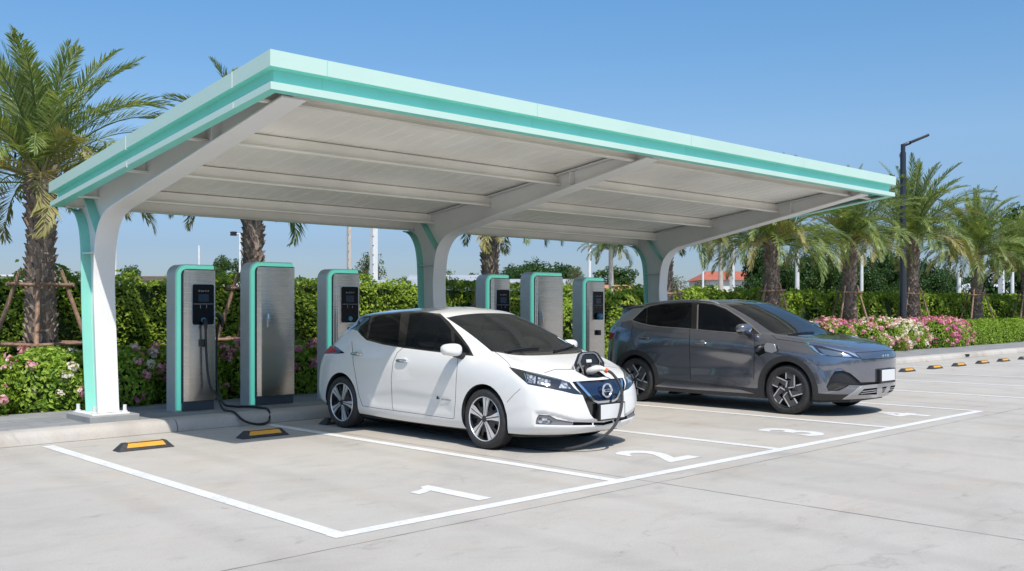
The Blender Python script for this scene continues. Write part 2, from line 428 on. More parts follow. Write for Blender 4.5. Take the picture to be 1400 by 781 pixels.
# painted bay lines
ln = MB()
strip((3.875,5.705), (15.45,5.72), .125, .003, ln, n=40)
bx = [(3.945,5.66,4.12,11.62), (6.95,5.77,6.95,11.70), (9.75,5.77,9.75,11.70), (12.5,5.78,12.5,11.7), (15.40,5.78,15.33,11.7)]
for (x0,y0,x1,y1) in bx: strip((x0,y0), (x1,y1), .13, .0034, ln, n=20)
for (x0,y0,x1,y1) in ((18.14,5.6,17.95,11.6),(20.85,5.6,20.5,11.6),(23.7,5.6,22.75,11.6),(26.3,5.8,25.3,11.5),(29.1,5.8,28.0,11.5),(31.6,5.8,30.2,11.5)):
    strip((x0,y0), (x1,y1), .13, .0034, ln, n=8)
tag(ln.build('bay_markings', 'road_paint'), kind='structure')
one = [(-.24,.22),(-.11,.24),(-.035,.28),(.02,.36),(.115,.36),(.115,-.42),(-.05,-.42),(-.05,.16),(-.13,.12),(-.24,.10)]
m1 = MB(); m1.add([(a,b,0) for a,b in one], [tuple(range(len(one)-1,-1,-1))])
m1.v = [(5.49+a*.92, 6.365+b*1.04, .0035) for a,b,c in m1.v]
o1 = m1.build('bay_number', 'road_paint', origin=(5.49,6.365,.0035))
tag(o1, 'painted white bay number 1 on the empty bay in the foreground', 'bay number', 'white bay numbers')
for (ch, x, y, lab) in (('2',8.41,6.38,'painted white bay number 2 in front of the white car'),('3',11.21,6.37,'painted white bay number 3 in the empty bay between the two cars'),('4',14.12,6.33,'painted white bay number 4 in front of the grey car')):
    t = text_mesh('bay_number', ch, 1.06, 'road_paint', matrix=Matrix.Translation((x,y,.0032)) @ Matrix.Diagonal((.98,1.04,.02,1)), extrude=.01, bold=.028)
    tag(t, lab, 'bay number', 'white bay numbers')

# wheel stops
def wheel_stop(x, y, wd, label, proto=[None]):
    if proto[0] is None:
        t = thing('wheel_stop', label, 'wheel stop', (x,y,0), 'black and yellow wheel stops')
        h, d = .085, .18
        m = MB(); W = wd/2
        vs = [(-W,-d/2,0),(W,-d/2,0),(W,d/2,0),(-W,d/2,0),(-W+.08,-d/2+.055,h),(W-.08,-d/2+.055,h),(W-.08,d/2-.045,h),(-W+.08,d/2-.045,h)]
        m.add([(x+a,y+b,c) for a,b,c in vs], [(3,2,1,0),(4,5,6,7),(0,1,5,4),(1,2,6,5),(2,3,7,6),(3,0,4,7)])
        m.build('block', 'rubber', t, bevel=.008, seg=2)
        sn = Vector((0,-h,.055)).normalized()
        n = MB(); a = .16
        lo = [Vector((-W+.10, -d/2+.022, .034)), Vector((W-.10, -d/2+.022, .034)), Vector((W-.125, -d/2+.050, .0773)), Vector((-W+.125, -d/2+.050, .0773))]
        off = Vector((0,-.003,.0015))
        n.add([(x+p.x+off.x, y+p.y+off.y, p.z+off.z) for p in lo], [(0,1,2,3)])
        n.add([(x-W+.125,y-.026,h+.002),(x+W-.125,y-.026,h+.002),(x+W-.125,y+.022,h+.002),(x-W+.125,y+.022,h+.002)], [(0,1,2,3)])
        n.build('reflective_stripe', 'yellow', t)
        proto[0] = t; return t
    return dup(proto[0], (x,y,0), label)
# ------------------------------------------------------------------ wheel stops placed
G_ST = 'black and yellow wheel stops'
for (x, y, lab) in [
    (4.80,10.66,'black rubber wheel stop with yellow stripe nearest the front column, in sunlit bay 1'),
    (6.27,10.66,'yellow striped wheel stop in the canopy shade of bay 1, beside the white car'),
    (7.75,11.15,'wheel stop half hidden behind the near rear tyre of the white car'),
    (9.05,11.15,'wheel stop hidden behind the far rear tyre of the white car'),
    (13.45,10.72,'yellow striped wheel stop in shadow under the grey car behind its near rear wheel'),
    (14.85,10.72,'wheel stop in shadow behind the far rear wheel of the grey car'),
    (23.4,10.36,'yellow striped wheel stop next to the grey car bumper, first of the sunny row'),
    (25.0,10.36,'yellow striped wheel stop in the sunny row, second from the grey car bumper'),
    (26.55,10.38,'yellow striped wheel stop in the sunny row, third from the grey car bumper'),
    (28.15,10.38,'yellow striped wheel stop in the sunny row, fourth from the grey car bumper'),
    (29.65,10.36,'yellow striped wheel stop in the sunny row, fifth from the grey car bumper'),
    (31.25,10.34,'yellow striped wheel stop cut by the right edge of the photo')]:
    wheel_stop(x, y, .64 if x < 20 else .64, lab)

# ------------------------------------------------------------------ canopy
XL, XR, YF, YB = 4.74, 17.45, 7.93, 13.33
ZF, ZBK = 3.888, 3.155
def zr(y): return ZF+(ZBK-ZF)*(y-YF)/(YB-YF)
can = thing('charging_canopy', 'mint edged white steel canopy sloping over the charging bays and cars', 'canopy', (11.1, 12.6, .15))
# fascia: stepped profile (outset, drop), swept round the four sides
def fascia():
    fp = [(-.10,-.012),(0,0),(0,-.150),(-.085,-.158),(-.085,-.285),(-.012,-.287),(-.012,-.355),(-.13,-.357),(-.13,-.335)]
    mi = [1,1,0,0,1,1,0,2]
    cs = [(XL,YF,-1,-1),(XR,YF,1,-1),(XR,YB,1,1),(XL,YB,-1,1)]
    mb = MB(); n = len(fp); vs = []
    for (x,y,sx,sy) in cs:
        k = 1 if y == YF else .86
        for (o,d) in fp:
            yy = y+sy*o; vs.append((x+sx*o, yy, zr(y)+d*k))
    mb.v = vs
    for c in range(4):
        c2 = (c+1)%4
        for i in range(n-1):
            mb.f.append((c*n+i, c*n+i+1, c2*n+i+1, c2*n+i)); mb.m.append(mi[i])
    # fine panel joints, proud of the bands
    return mb
fm = fascia(); fm.build('fascia', ['mint_mid','mint_light','fascia_inner'], can, smooth=20, fixn=False)
def joint(bx, mat):
    j = MB(); j.box(*bx); j.build('panel_joint', mat, can)
for yy in (8.62, 11.0):
    z = zr(yy); joint((XL-.002, yy-.007, z-.15, XL+.02, yy+.007, z), 'steel_white'); joint((XL+.010, yy-.007, z-.345, XL+.03, yy+.007, z-.288), 'steel_white')
for xx in (5.35, 8.2, 11.2, 14.2):
    joint((xx-.004, YF-.002, ZF-.15, xx+.004, YF+.02, ZF-.002), 'mint'); joint((xx-.004, YF+.083, ZF-.283, xx+.004, YF+.1, ZF-.16), 'mint')
# roof deck: corrugated sheet seen from below
rs = MB(); D0 = .15
xs = np.arange(XL+.11, XR-.11, .25); prof = []
for i, x in enumerate(xs):
    prof += [(x,0),(x+.225,0),(x+.229,.006),(x+.246,.006)]
vs = []; 
for (x,d) in prof:
    for y in (YF+.1, YB-.1): vs.append((x, y, zr(y)-D0+d))
nP = len(prof)
rs.add(vs, [(2*i, 2*i+1, 2*i+3, 2*i+2) for i in range(nP-1)])
# lid
zt = .03
rs.add([(XL+.09,YF+.09,zr(YF+.09)-zt),(XR-.09,YF+.09,zr(YF+.09)-zt),(XR-.09,YB-.09,zr(YB-.09)-zt),(XL+.09,YB-.09,zr(YB-.09)-zt)], [(0,1,2,3)], 0)
rs.build('roof_deck', 'soffit', can, smooth=15)
# frames: column and rafter in one curved I-section
COLX = (5.11, 10.60, 16.64)
front = [(12.37,.245),(12.43,.9),(12.50,1.75),(12.495,2.05),(12.47,2.28),(12.42,2.46),(12.33,2.60),(12.21,2.70),(12.05,2.765),(11.8,2.82),(9.8,3.205),(8.12,3.535)]
back = [(12.72,.245),(12.80,.9),(12.86,1.6),(12.88,2.1),(12.90,2.35),(12.95,2.56),(13.05,2.72),(13.16,2.80),(13.28,2.835)]
def ribbon(mb, path, x0, x1, th, m=0, side=1):
    """a flange following path (y,z); thickness th on the given side"""
    n = len(path); P = [Vector((0,a,b)) for a,b in path]; off = []
    for i in range(n):
        t = (P[min(i+1,n-1)]-P[max(i-1,0)]).normalized(); off.append(Vector((0,-t.z,t.y))*th*side)
    vs = []
    for i in range(n):
        a, b = P[i], P[i]+off[i]
        vs += [(x0,a.y,a.z),(x1,a.y,a.z),(x1,b.y,b.z),(x0,b.y,b.z)]
    fs = [(4*i+j, 4*i+(j+1)%4, 4*i+4+(j+1)%4, 4*i+4+j) for i in range(n-1) for j in range(4)]
    fs += [(0,1,2,3), tuple(4*(n-1)+j for j in (3,2,1,0))]
    mb.add(vs, fs, m)
def smooth_path(path, k=4):
    P = [Vector(p) for p in path]; out = []
    for i in range(len(P)-1):
        p0, p1, p2, p3 = P[max(i-1,0)], P[i], P[i+1], P[min(i+2,len(P)-1)]
        for j in range(k):
            t = j/k; out.append(tuple(.5*((2*p1)+(p2-p0)*t+(2*p0-5*p1+4*p2-p3)*t*t+(3*p1-p0-3*p2+p3)*t**3)))
    out.append(tuple(P[-1])); return out
frs, bks = smooth_path(front), smooth_path(back)
for xc in COLX:
    # web: between the flanges up to the deck
    web = [(a,b) for a,b in frs]+[(8.12,zr(8.12)-.19),(13.26,zr(13.26)-.19)]+[(a,b) for a,b in reversed(bks)]
    mb = MB(); mb.prism(web, 'x', xc-.009, xc+.009)
    fr = mb.build('frame_web', 'steel_white', can, fixn=True)
    mb = MB(); ribbon(mb, frs, xc-.135, xc+.135, .02, 0, side=1); mb.build('front_flange', 'steel_white', can, smooth=30, fixn=True, bevel=.003)
    mb = MB(); ribbon(mb, bks, xc-.135, xc+.135, .016, 0, side=-1)
    bf = mb.build('mint_flange', 'mint', can, smooth=30, fixn=True, bevel=.003)
    # mint diagonal stiffeners each side of the web, and small horizontal ones
    for s in (-1, 1):
        a, b = Vector((xc+s*.072, 12.84, 2.985)), Vector((xc+s*.072, 12.43, 2.47)); mid = (a+b)/2; dd = (b-a)/2
        nn = Vector((0, dd.z, -dd.y)).normalized()
        mb = MB(); mb.obox(mid, (.061,0,0), dd, nn*.007); mb.build('diagonal_stiffener', 'mint', can)
        mb = MB(); mb.box(xc+s*.011, 12.525, 2.235, xc+s*.125, 12.87, 2.247); mb.build('stiffener_plate', 'steel_white', can, fixn=True)
        mb = MB(); mb.box(xc+s*.011, 9.50, 3.29, xc+s*.12, 9.508, zr(9.5)-.2); mb.build('stiffener_plate', 'steel_white', can, fixn=True)
    mb = MB(); tp = [(8.12, zr(8.12)-.185), (13.26, zr(13.26)-.185)]
    ribbon(mb, tp, xc-.1, xc+.1, .012, 0, side=1); mb.build('top_flange', 'steel_white', can, fixn=True)
    bp = MB(); bp.box(xc-.235, 12.27, .222, xc+.235, 12.88, .242)
    pl = bp.build('base_plate', 'steel_white', can, bevel=.002)
    for (dx, dy) in ((-.19,12.32),(.19,12.32),(-.19,12.83),(.19,12.83)):
        b = MB(); b.lathe([(.0,.242),(.036,.242),(.036,.262),(.024,.263),(.022,.335),(.0,.337)], (xc+dx,dy,0), n=10); b.build('anchor_bolt', 'bolt', pl)
    pt = MB(); pt.box(xc-.29, 12.20, .13, xc+.33, 12.96, .2215); pt.build('plinth', 'plinth_concrete', can, bevel=.008)
# purlins
for yb in (8.40, 9.82, 11.27, 12.66):
    z0 = zr(yb)-D0-.012; h = .155
    for (a, b) in ((XL+.10, COLX[0]-.011), (COLX[0]+.011, COLX[1]-.011), (COLX[1]+.011, COLX[2]-.011), (COLX[2]+.011, XR-.10)):
        mb = MB(); mb.box(a, yb, z0-h, b, yb+.006, z0); mb.box(a, yb-.06, z0-h-.006, b, yb+.006, z0-h-.0005)
        mb.box(a, yb-.06, z0-h-.0005, b, yb-.054, z0-h+.018); mb.box(a, yb+.0065, z0-.008, b, yb+.066, z0-.002)
        mb.build('purlin', 'soffit', can, fixn=True)
# edge beams behind the fascia
mb = MB(); mb.box(XL+.14, YF+.135, zr(YF)-.335, XR-.14, YF+.145, zr(YF)-.17); mb.build('edge_beam', 'soffit', can, fixn=True)
mb = MB(); mb.box(XL+.14, YB-.20, zr(YB)-.31, XR-.14, YB-.19, zr(YB)-.17); mb.box(XL+.14, YB-.25, zr(YB)-.316, XR-.14, YB-.19, zr(YB)-.3105); mb.build('edge_beam', 'soffit', can, fixn=True)

# ------------------------------------------------------------------ chargers
PZ = .147
def rounded_L(x0, x1, z0, z1, r, w, n=8):
    """band following the left and top edge of a cabinet, rounded at the corner: outline polygon (x,z)"""
    o = [(x0,z0)]+[(x0+r-r*math.cos(a), z1-r+r*math.sin(a)) for a in np.linspace(0, math.pi/2, n)]+[(x1,z1)]
    ri = r-w
    i = [(x1,z1-w)]+[(x0+r-ri*math.cos(a), z1-r+ri*math.sin(a)) for a in np.linspace(math.pi/2, 0, n)]+[(x0+w,z0)]
    return o+i
def charger(x0, x1, ztop, label, kind, plug=None, cat='charger'):
    t = thing('ev_charger' if kind != 'cabinet' else 'power_cabinet', label, cat, ((x0+x1)/2, 12.9, PZ), 'stainless charging units under the canopy')
    yf, yb = 12.70, 12.96
    # shell: grey side body with rounded top left corner
    r = .15
    out = [(x0,PZ)]+[(x0+r-r*math.cos(a), ztop-r+r*math.sin(a)) for a in np.linspace(0, math.pi/2, 9)]+[(x1-.02,ztop),(x1-.02,PZ)]
    mb = MB(); mb.prism(out, 'y', yf+.012, yb); mb.build('shell', 'steel_side', t, smooth=30, fixn=True)
    mb = MB(); mb.prism(rounded_L(x0+.02, x1-.02, PZ+.02, ztop-.012, r-.015, .052), 'y', yf-.022, yf+.012); 
    mb.build('light_strip', 'led_mint', t, smooth=30, fixn=True, bevel=.006, seg=2)
    mb = MB(); mb.prism(rounded_L(x0+.0725, x1+.005, PZ+.11, ztop-.064, .092, .030), 'y', yf-.012, yf+.012)
    mb.build('trim', 'slate_base', t, smooth=30, fixn=True)
    # stainless front: slightly rounded vertical edge on the left
    pr = [(x0+.105,yf+.010),(x0+.110,yf-.006),(x0+.125,yf-.016),(x0+.15,yf-.022),(x0+.158,yf-.030),(x0+.185,yf-.036),(x1-.012,yf-.036),(x1,yf-.026),(x1,yb-.02),(x1-.1,yb-.02),(x1-.1,yf+.0115)]
    mb = MB(); mb.prism(pr, 'z', PZ+.13, ztop-.0745); fp = mb.build('front_panel', 'stainless', t, smooth=25, fixn=True, bevel=.004)
    mb = MB(); mb.box(x0+.1, yf-.008, PZ+.001, x1-.012, yb-.03, PZ+.1285); mb.build('kickplate', 'slate_base', t, bevel=.003)
    fy = yf-.0365
    if kind == 'cabinet':
        mb = MB(); mb.box(x0+.262, fy-.018, 1.26, x0+.285, fy-.0009, 1.46); mb.build('handle', 'silver', t, bevel=.004, seg=2)
    else:
        cx = (x0+.16+x1)/2+.015; w = .155 if kind != 'far' else .15; z1, z0 = ztop-.27, ztop-.82
        def rr(cx, w, z0, z1, r):
            o = []
            for (sx, sz, a0) in ((1,1,0),(-1,1,90),(-1,-1,180),(1,-1,270)):
                for a in np.linspace(a0, a0+90, 5): o.append((cx+sx*(w-r)+r*math.cos(R(a)), (z1-r if sz>0 else z0+r)+r*math.sin(R(a))))
            return o
        mb = MB(); mb.prism(rr(cx, w+.012, z0-.012, z1+.012, .035), 'y', fy-.010, fy-.0005); mb.build('bezel', 'silver', t, smooth=30, fixn=True)
        mb = MB(); mb.prism(rr(cx, w, z0, z1, .028), 'y', fy-.016, fy-.0102); pn = mb.build('control_panel', 'screen_black', t, smooth=30, fixn=True)
        mb = MB(); mb.box(cx-.075, fy-.0185, z1-.235, cx+.075, fy-.0162, z1-.135); mb.build('display', 'screen_blue', pn)
        mt = Matrix.Translation((cx, fy-.0168, z1-.093)) @ Matrix.Rotation(R(90), 4, 'X')
        text_mesh('lettering', 'WINTIP', .034, 'text_grey', pn, .0004, matrix=mt, spacing=1.5)
        # contactless mark: a card with waves
        for sgn in (-1, 1):
            mb = MB(); pts = [(cx+sgn*(.030+.018*math.cos(a)), fy-.0168, z1-.305+.024*math.sin(a)) for a in np.linspace(-1.1, 1.1, 5)]
            mb.tube(pts, .0026, n=4); mb.build('contactless_mark', 'text_grey', pn)
        mb = MB(); mb.box(cx-w+.01, fy-.0175, z1-.273, cx+w-.01, fy-.0162, z1-.262); mb.build('panel_line', 'grey_plastic', pn)
        mb = MB(); mb.lathe([(0,-.02),(.034,-.02),(.036,-.016),(.036,.0)], (cx, fy-.0165, z0+.062), 'y', n=20); mb.build('socket', 'socket_blue', pn)
        # holster on the front below the panel
        mb = MB(); mb.box(cx-.045, fy-.06, z0-.30, cx+.035, fy-.0008, z0-.20); mb.build('holster', 'black_plastic', t, bevel=.01, seg=2)
        t['cx'] = cx; t['fy'] = fy; t['z0'] = z0
    return t
ch1 = charger(6.15, 6.72, 2.135, 'stainless charger with a black cable looping to the kerb, beside the front white column', 'near')
charger(7.26, 7.98, 2.205, 'wide screenless stainless cabinet with door handle, between the looped cable charger and the white car', 'cabinet', cat='cabinet')
ch3 = charger(8.56, 9.14, 2.135, 'stainless charger with dark screen rising behind the tail of the white car', 'near')
ch4 = charger(11.84, 12.40, 2.125, 'stainless charger with screen behind the roof of the white car, right of the middle column', 'near')
charger(12.95, 13.79, 2.19, 'wide screenless stainless cabinet behind the white car windscreen', 'cabinet', cat='cabinet')
ch6 = charger(14.38, 15.0, 2.12, 'stainless charger with blue screen next to the rear of the grey car', 'far')
for c in (ch1, ch3, ch4, ch6):
    for k in ('cx','fy','z0'): pass
def smooth3(P, k=6):
    P = [Vector(p) for p in P]; out = []
    for i in range(len(P)-1):
        p0, p1, p2, p3 = P[max(i-1,0)], P[i], P[i+1], P[min(i+2,len(P)-1)]
        for j in range(k):
            t = j/k; out.append(.5*((2*p1)+(p2-p0)*t+(2*p0-5*p1+4*p2-p3)*t*t+(3*p1-p0-3*p2+p3)*t**3))
    out.append(P[-1]); return out
# loose cable of the first charger
cx, fy, z0 = ch1['cx'], ch1['fy'], ch1['z0']
cb = thing('charging_cable', 'black charging cable plugged into the front charger and looping over the kerb', 'cable', (cx, fy, .15))
mb = MB()
pts = [(cx,fy-.055,z0+.06),(cx,fy-.075,z0+.0),(cx+.005,fy-.07,z0-.2),(cx+.02,fy-.085,z0-.6),(cx+.05,fy-.12,z0-.85),(cx+.07,fy-.26,.36),(6.55,12.15,.20),(6.58,11.92,.175),(6.62,11.73,.075),(6.74,11.62,.028),(6.92,11.66,.028),(7.04,11.80,.06),(7.10,11.93,.168),(7.17,12.2,.17),(7.12,12.48,.17),(6.98,12.62,.17),(6.83,12.66,.22),(6.79,12.75,.45),(6.80,12.80,.9),(6.82,12.80,1.25),(6.84,12.78,1.36),(6.80,12.74,1.42),(6.735,12.74,1.44)]
mb.tube(smooth3(pts), .0165, n=8); mb.build('cable', 'cable_black', cb)
mb = MB(); mb.tube([(cx,fy-.018,z0+.062),(cx,fy-.05,z0+.055),(cx,fy-.075,z0+.02),(cx,fy-.078,z0-.06)], [.028,.032,.03,.019], n=12)
mb.build('plug', 'cable_black', cb)
mb = MB(); mb.tube([(6.725,12.73,1.45),(6.79,12.73,1.44),(6.85,12.74,1.38),(6.865,12.75,1.28)], [.03,.036,.034,.02], n=10); mb.build('holder', 'cable_black', cb)
# parked connectors on the far charger: blue plug in the panel
mb = MB(); cx, fy, z0 = ch6['cx'], ch6['fy'], ch6['z0']
mb.ball((cx, fy-.05, z0+.07), (.075,.05,.06), p=.8); tag(mb.build('parked_plug', 'socket_blue', origin=(cx, fy-.03, z0+.07)), 'blue charging plug parked in the screen of the charger beside the grey car', 'plug')
# ------------------------------------------------------------------ foliage helpers
def leaves(P, Nn, size, aspect=.55, rng=RNG, fold=.15, jitter=.8):
    n = len(P); Nn = Nn+rng.normal(0, jitter, (n,3)); Nn /= np.linalg.norm(Nn, axis=1)[:,None]
    T = rng.normal(0, 1, (n,3)); T -= (T*Nn).sum(1)[:,None]*Nn; T /= np.linalg.norm(T, axis=1)[:,None]
    B = np.cross(Nn, T); s = (size*rng.uniform(.6, 1.3, n))[:,None] if np.isscalar(size) else (size*rng.uniform(.6,1.3,n))[:,None]
    V = np.stack([P-T*s*.5, P+B*s*aspect*.5+Nn*s*fold, P+T*s*.5, P-B*s*aspect*.5+Nn*s*fold], 1).reshape(-1,3)
    return V, np.arange(4*n).reshape(n,4)
def blob_points(n, c, r, rng=RNG, shell=.35, lump=.22, seed=0, flat=False):
    """points near the surface of a lumpy ellipsoid, with outward normals"""
    d = rng.normal(0, 1, (n,3)); d /= np.linalg.norm(d, axis=1)[:,None]
    if flat: d[:,2] = np.where(d[:,2] < -.25, -d[:,2], d[:,2])
    k = 1+lump*(np.sin(d[:,0]*5.1+seed)*np.cos(d[:,1]*4.3+seed*1.7)+.6*np.sin(d[:,2]*7+seed*2.3+d[:,0]*6))
    k *= 1-shell*rng.random(n)**1.6
    return np.array(c)+d*np.array(r)*k[:,None], d/np.array(r)*np.mean(r)
def frond(Lg, e0, droop, nl, rng, ll=.42):
    """arched rachis with two rows of stiff narrow leaflets; starts at origin, heading +x"""
    K = 14; t = np.linspace(0, 1, K); ang = e0-droop*t**1.5
    dx = np.cos(ang)*Lg/(K-1); dz = np.sin(ang)*Lg/(K-1)
    X = np.concatenate([[0], np.cumsum(dx[:-1])]); Z = np.concatenate([[0], np.cumsum(dz[:-1])])
    V = []; F = []
    w = .022*(1-t*.85)
    for i in range(K):
        V += [(X[i], -w[i], Z[i]), (X[i], w[i], Z[i]), (X[i], 0, Z[i]-w[i]*1.2)]
    for i in range(K-1):
        for a, b in ((0,1),(1,2),(2,0)): F.append((3*i+a, 3*i+b, 3*i+3+b, 3*i+3+a))
    tw = rng.uniform(-.5, .5)
    for s in (-1, 1):
        for j in range(nl):
            u = .14+.86*(j+rng.random()*.6)/nl; a = np.interp(u, t, ang); bx = np.interp(u, t, X); bz = np.interp(u, t, Z)
            l = ll*(math.sin(math.pi*min(1, .18+.80*u)))**.6*rng.uniform(.85, 1.1)
            sw = R(38+26*u+rng.uniform(-9, 9)); vv = R(rng.uniform(10, 42))
            # local axes: forward f, side y, up n
            f = np.array([math.cos(a), 0, math.sin(a)]); nn = np.array([-math.sin(a), 0, math.cos(a)]); y = np.array([0, s, 0])
            d = f*math.cos(math.pi/2-sw)+(y*math.cos(vv)+nn*math.sin(vv))*math.cos(sw); d /= np.linalg.norm(d)
            wv = np.cross(d, nn); wv /= np.linalg.norm(wv)+1e-9
            p = np.array([bx, 0, bz]); mid = p+d*l*.45; tip = p+d*l+np.array([0,0,-.10*l]); hw = .0125
            o = len(V); V += [tuple(p), tuple(mid-wv*hw), tuple(tip), tuple(mid+wv*hw)]; F.append((o,o+1,o+2,o+3))
    V = np.array(V); F = np.array(F)
    # twist gently about the rachis
    yy, zz = V[:,1].copy(), V[:,2].copy(); base = np.interp(V[:,0], X, Z); h = zz-base
    V[:,1] = yy*math.cos(tw)-h*math.sin(tw); V[:,2] = base+yy*math.sin(tw)+h*math.cos(tw)
    return V, F
def crown_mesh(seed, nf=70, Lg=2.25, nl=58):
    rng = np.random.default_rng(seed); VV = []; FF = []; MI = []; o = 0
    for i in range(nf):
        k = i/(nf-1); az = i*2.399963+rng.uniform(-.25, .25)
        e0 = R(84-k*78+rng.uniform(-9, 9)); dr = R(38+62*min(1, k*1.3)+rng.uniform(-14, 18))
        if i < 3: dr = R(14)
        l = Lg*(.72+.36*math.sin(math.pi*min(1, .25+k*.6)))*rng.uniform(.88, 1.1)
        V, F = frond(l, e0, dr, nl, rng)
        r0 = .06+.08*k; V[:,0] += r0; V[:,2] += .30*(1-k)
        c, s_ = math.cos(az), math.sin(az); V = np.stack([V[:,0]*c-V[:,1]*s_, V[:,0]*s_+V[:,1]*c, V[:,2]], 1)
        VV.append(V); FF.append(F+o); o += len(V)
        dry = (k > .80 and rng.random() < .45) or (k > .45 and rng.random() < .10)
        MI += [1 if dry else 0]*len(F)
    return np.concatenate(VV), np.concatenate(FF), MI
def palm_trunk(mb, h, r0, r1, rng):
    """tapered trunk clad in overlapping old leaf bases"""
    pr = [(r0*.84,-.1),(r0*.84,0)]+[((r0+(r1-r0)*t)*.84, h*t) for t in np.linspace(.1, 1, 9)]+[(r1*1.1, h+.12),(.02,h+.2)]
    mb.lathe(pr, (0,0,0), n=14)
    rows = int(h/.085)
    for i in range(rows+4):
        z = i*.085; t = min(1, z/h); r = (r0+(r1-r0)*t)*.84; n = 11; big = 1+.75*max(0, (t-.72)/.28)
        for j in range(n):
            a = 2*math.pi*(j+.5*(i % 2))/n+rng.uniform(-.13, .13)+.05*i; hw = math.pi/n*rng.uniform(.62, .98); hh = .125*rng.uniform(.65, 1.3)*big; ot = .050*rng.uniform(.5, 1.5)*big; z = i*.085+rng.uniform(-.03, .03)
            def q(an, rr, zz): return (rr*math.cos(an), rr*math.sin(an), zz)
            vs = [q(a-hw*.9, r-.012, z), q(a+hw*.9, r-.012, z), q(a-hw*.75, r+ot*.45, z+hh*.55), q(a+hw*.75, r+ot*.45, z+hh*.55), q(a-hw*.35, r+ot, z+hh), q(a+hw*.35, r+ot, z+hh), q(a-hw*.5, r-.01, z+hh*.9), q(a+hw*.5, r-.01, z+hh*.9)]
            mb.add(vs, [(0,1,3,2),(2,3,5,4),(4,5,7,6),(0,2,4,6),(1,7,5,3)])
crowns = []
def palm(name, label, x, y, zc, seed, r0=.235, r1=.19, Lg=2.25, cr=None, rot=0, group='date palms behind the bays', nf=60):
    t = thing(name, label, 'palm tree', (x,y,.12), group)
    rng = np.random.default_rng(seed+50); mb = MB(); palm_trunk(mb, zc-.12-.25, r0, r1, rng)
    mb.v = [(x+a, y+b, .12+c) for a,b,c in mb.v]
    mb.build('trunk', 'palm_bark', t, smooth=20)
    if cr is None:
        V, F, mi = crown_mesh(seed, nf=nf, Lg=Lg)
        c, s_ = math.cos(rot), math.sin(rot); V = np.stack([V[:,0]*c-V[:,1]*s_, V[:,0]*s_+V[:,1]*c, V[:,2]], 1)
        co_ = npmesh('crown', V+np.array([x, y, .12]), F, ['frond','frond_dry'], t, mi)
        co_.location = (0, 0, zc-.24)
    else:
        o = cr.copy(); C.objects.link(o); o.parent = t; o.location = (0,0,zc-.24); o.rotation_euler = (0,0,rot)
    return t
def crown_of(t): return [c for c in t.children if c.name.startswith('crown')][0]
PY = 15.25
pl = [('date palm rising from pink flower bushes at the left edge of the photo', 5.31, 3.50, .245, .20),
      ('date palm whose trunk stands behind the wide screenless cabinet nearest the front', 8.78, 3.75, .20, .17),
      ('date palm whose shaggy trunk stands between the middle column and the white car roof', 14.34, 3.45, .20, .175),
      ('date palm seen inside the curve of the far canopy column', 20.42, 3.55, .20, .18),
      ('broad yellowish date palm just right of the canopy end, above the grey car bonnet', 25.48, 3.40, .25, .22),
      ('date palm with pale trunk behind pink flowers, left of the lamp post', 30.17, 3.66, .25, .23),
      ('tallest full date palm right behind the dark lamp post', 34.92, 4.0, .24, .22),
      ('date palm above the clipped low hedge, second from the right edge', 40.76, 3.66, .24, .22),
      ('date palm cut off by the right edge of the photo', 46.4, 3.35, .24, .22)]
A = palm('date_palm', pl[0][0], pl[0][1], PY, pl[0][2], 3, pl[0][3], pl[0][4], Lg=2.02, rot=.4, nf=62)
Bp = palm('date_palm', pl[1][0], pl[1][1], PY, pl[1][2], 8, pl[1][3], pl[1][4], Lg=1.8, nf=44)
Cp = palm('date_palm', pl[4][0], pl[4][1], PY, pl[4][2], 21, pl[4][3], pl[4][4], Lg=2.3, nf=88)
for k, src, rot, sc_ in ((2,Bp,2.0,1), (3,Bp,4.1,1), (5,Cp,2.2,.98), (6,Cp,4.0,1.15), (7,Cp,5.3,1.04), (8,Cp,1.1,1)):
    t = palm('date_palm', pl[k][0], pl[k][1], PY, pl[k][2], 30+k, pl[k][3], pl[k][4], cr=crown_of(src), rot=rot)
    crown_of(t).scale = (sc_,)*3
# timber props round the trunks
def support(x, y, zt, zb, label, rot):
    t = thing('tree_support', label, 'tree support', (x,y,.12), 'timber props round the palm trunks')
    rt, rb = .27, .92; P = []
    for k in range(4):
        a = rot+math.pi/4+k*math.pi/2
        b, e = Vector((x+rb*math.cos(a), y+rb*math.sin(a), .1)), Vector((x+rt*math.cos(a), y+rt*math.sin(a), zt+.22))
        mb = MB(); mid = (b+e)/2+Vector((random.uniform(-.015,.015),)*3); mb.tube([b, mid, e], [.036,.034,.029], n=8); mb.build('prop', 'wood', t)
        P.append((b, e))
    for (zz, r) in ((zt, .026), (zb, .028)):
        for k in range(4):
            (b1,e1), (b2,e2) = P[k], P[(k+1)%4]
            f = (zz-.1)/(zt+.12); f1 = min(1, f)
            p, q = b1.lerp(e1, f1), b2.lerp(e2, f1); d = (q-p).normalized()*.10; j = Vector((0,0,random.uniform(-.02,.02)))
            n_ = Vector((math.cos(rot+math.pi/2*(k+1)), math.sin(rot+math.pi/2*(k+1)), 0))*.05
            mb = MB(); mb.tube([p-d+n_+j, q+d+n_-j], r, n=8); mb.build('crossbar', 'wood', t)
    return t
sl_ = ['timber props round the trunk of the palm at the left edge of the photo',
       'timber props round the palm behind the front wide cabinet',
       'timber props round the palm between middle column and white car roof',
       'timber props round the palm inside the far column curve',
       'timber props round the palm above the grey car bonnet',
       'timber props round the palm left of the lamp post, behind pink flowers',
       'timber props round the palm behind the lamp post',
       'timber props round the palm above the clipped low hedge',
       'timber props round the palm at the right edge of the photo']
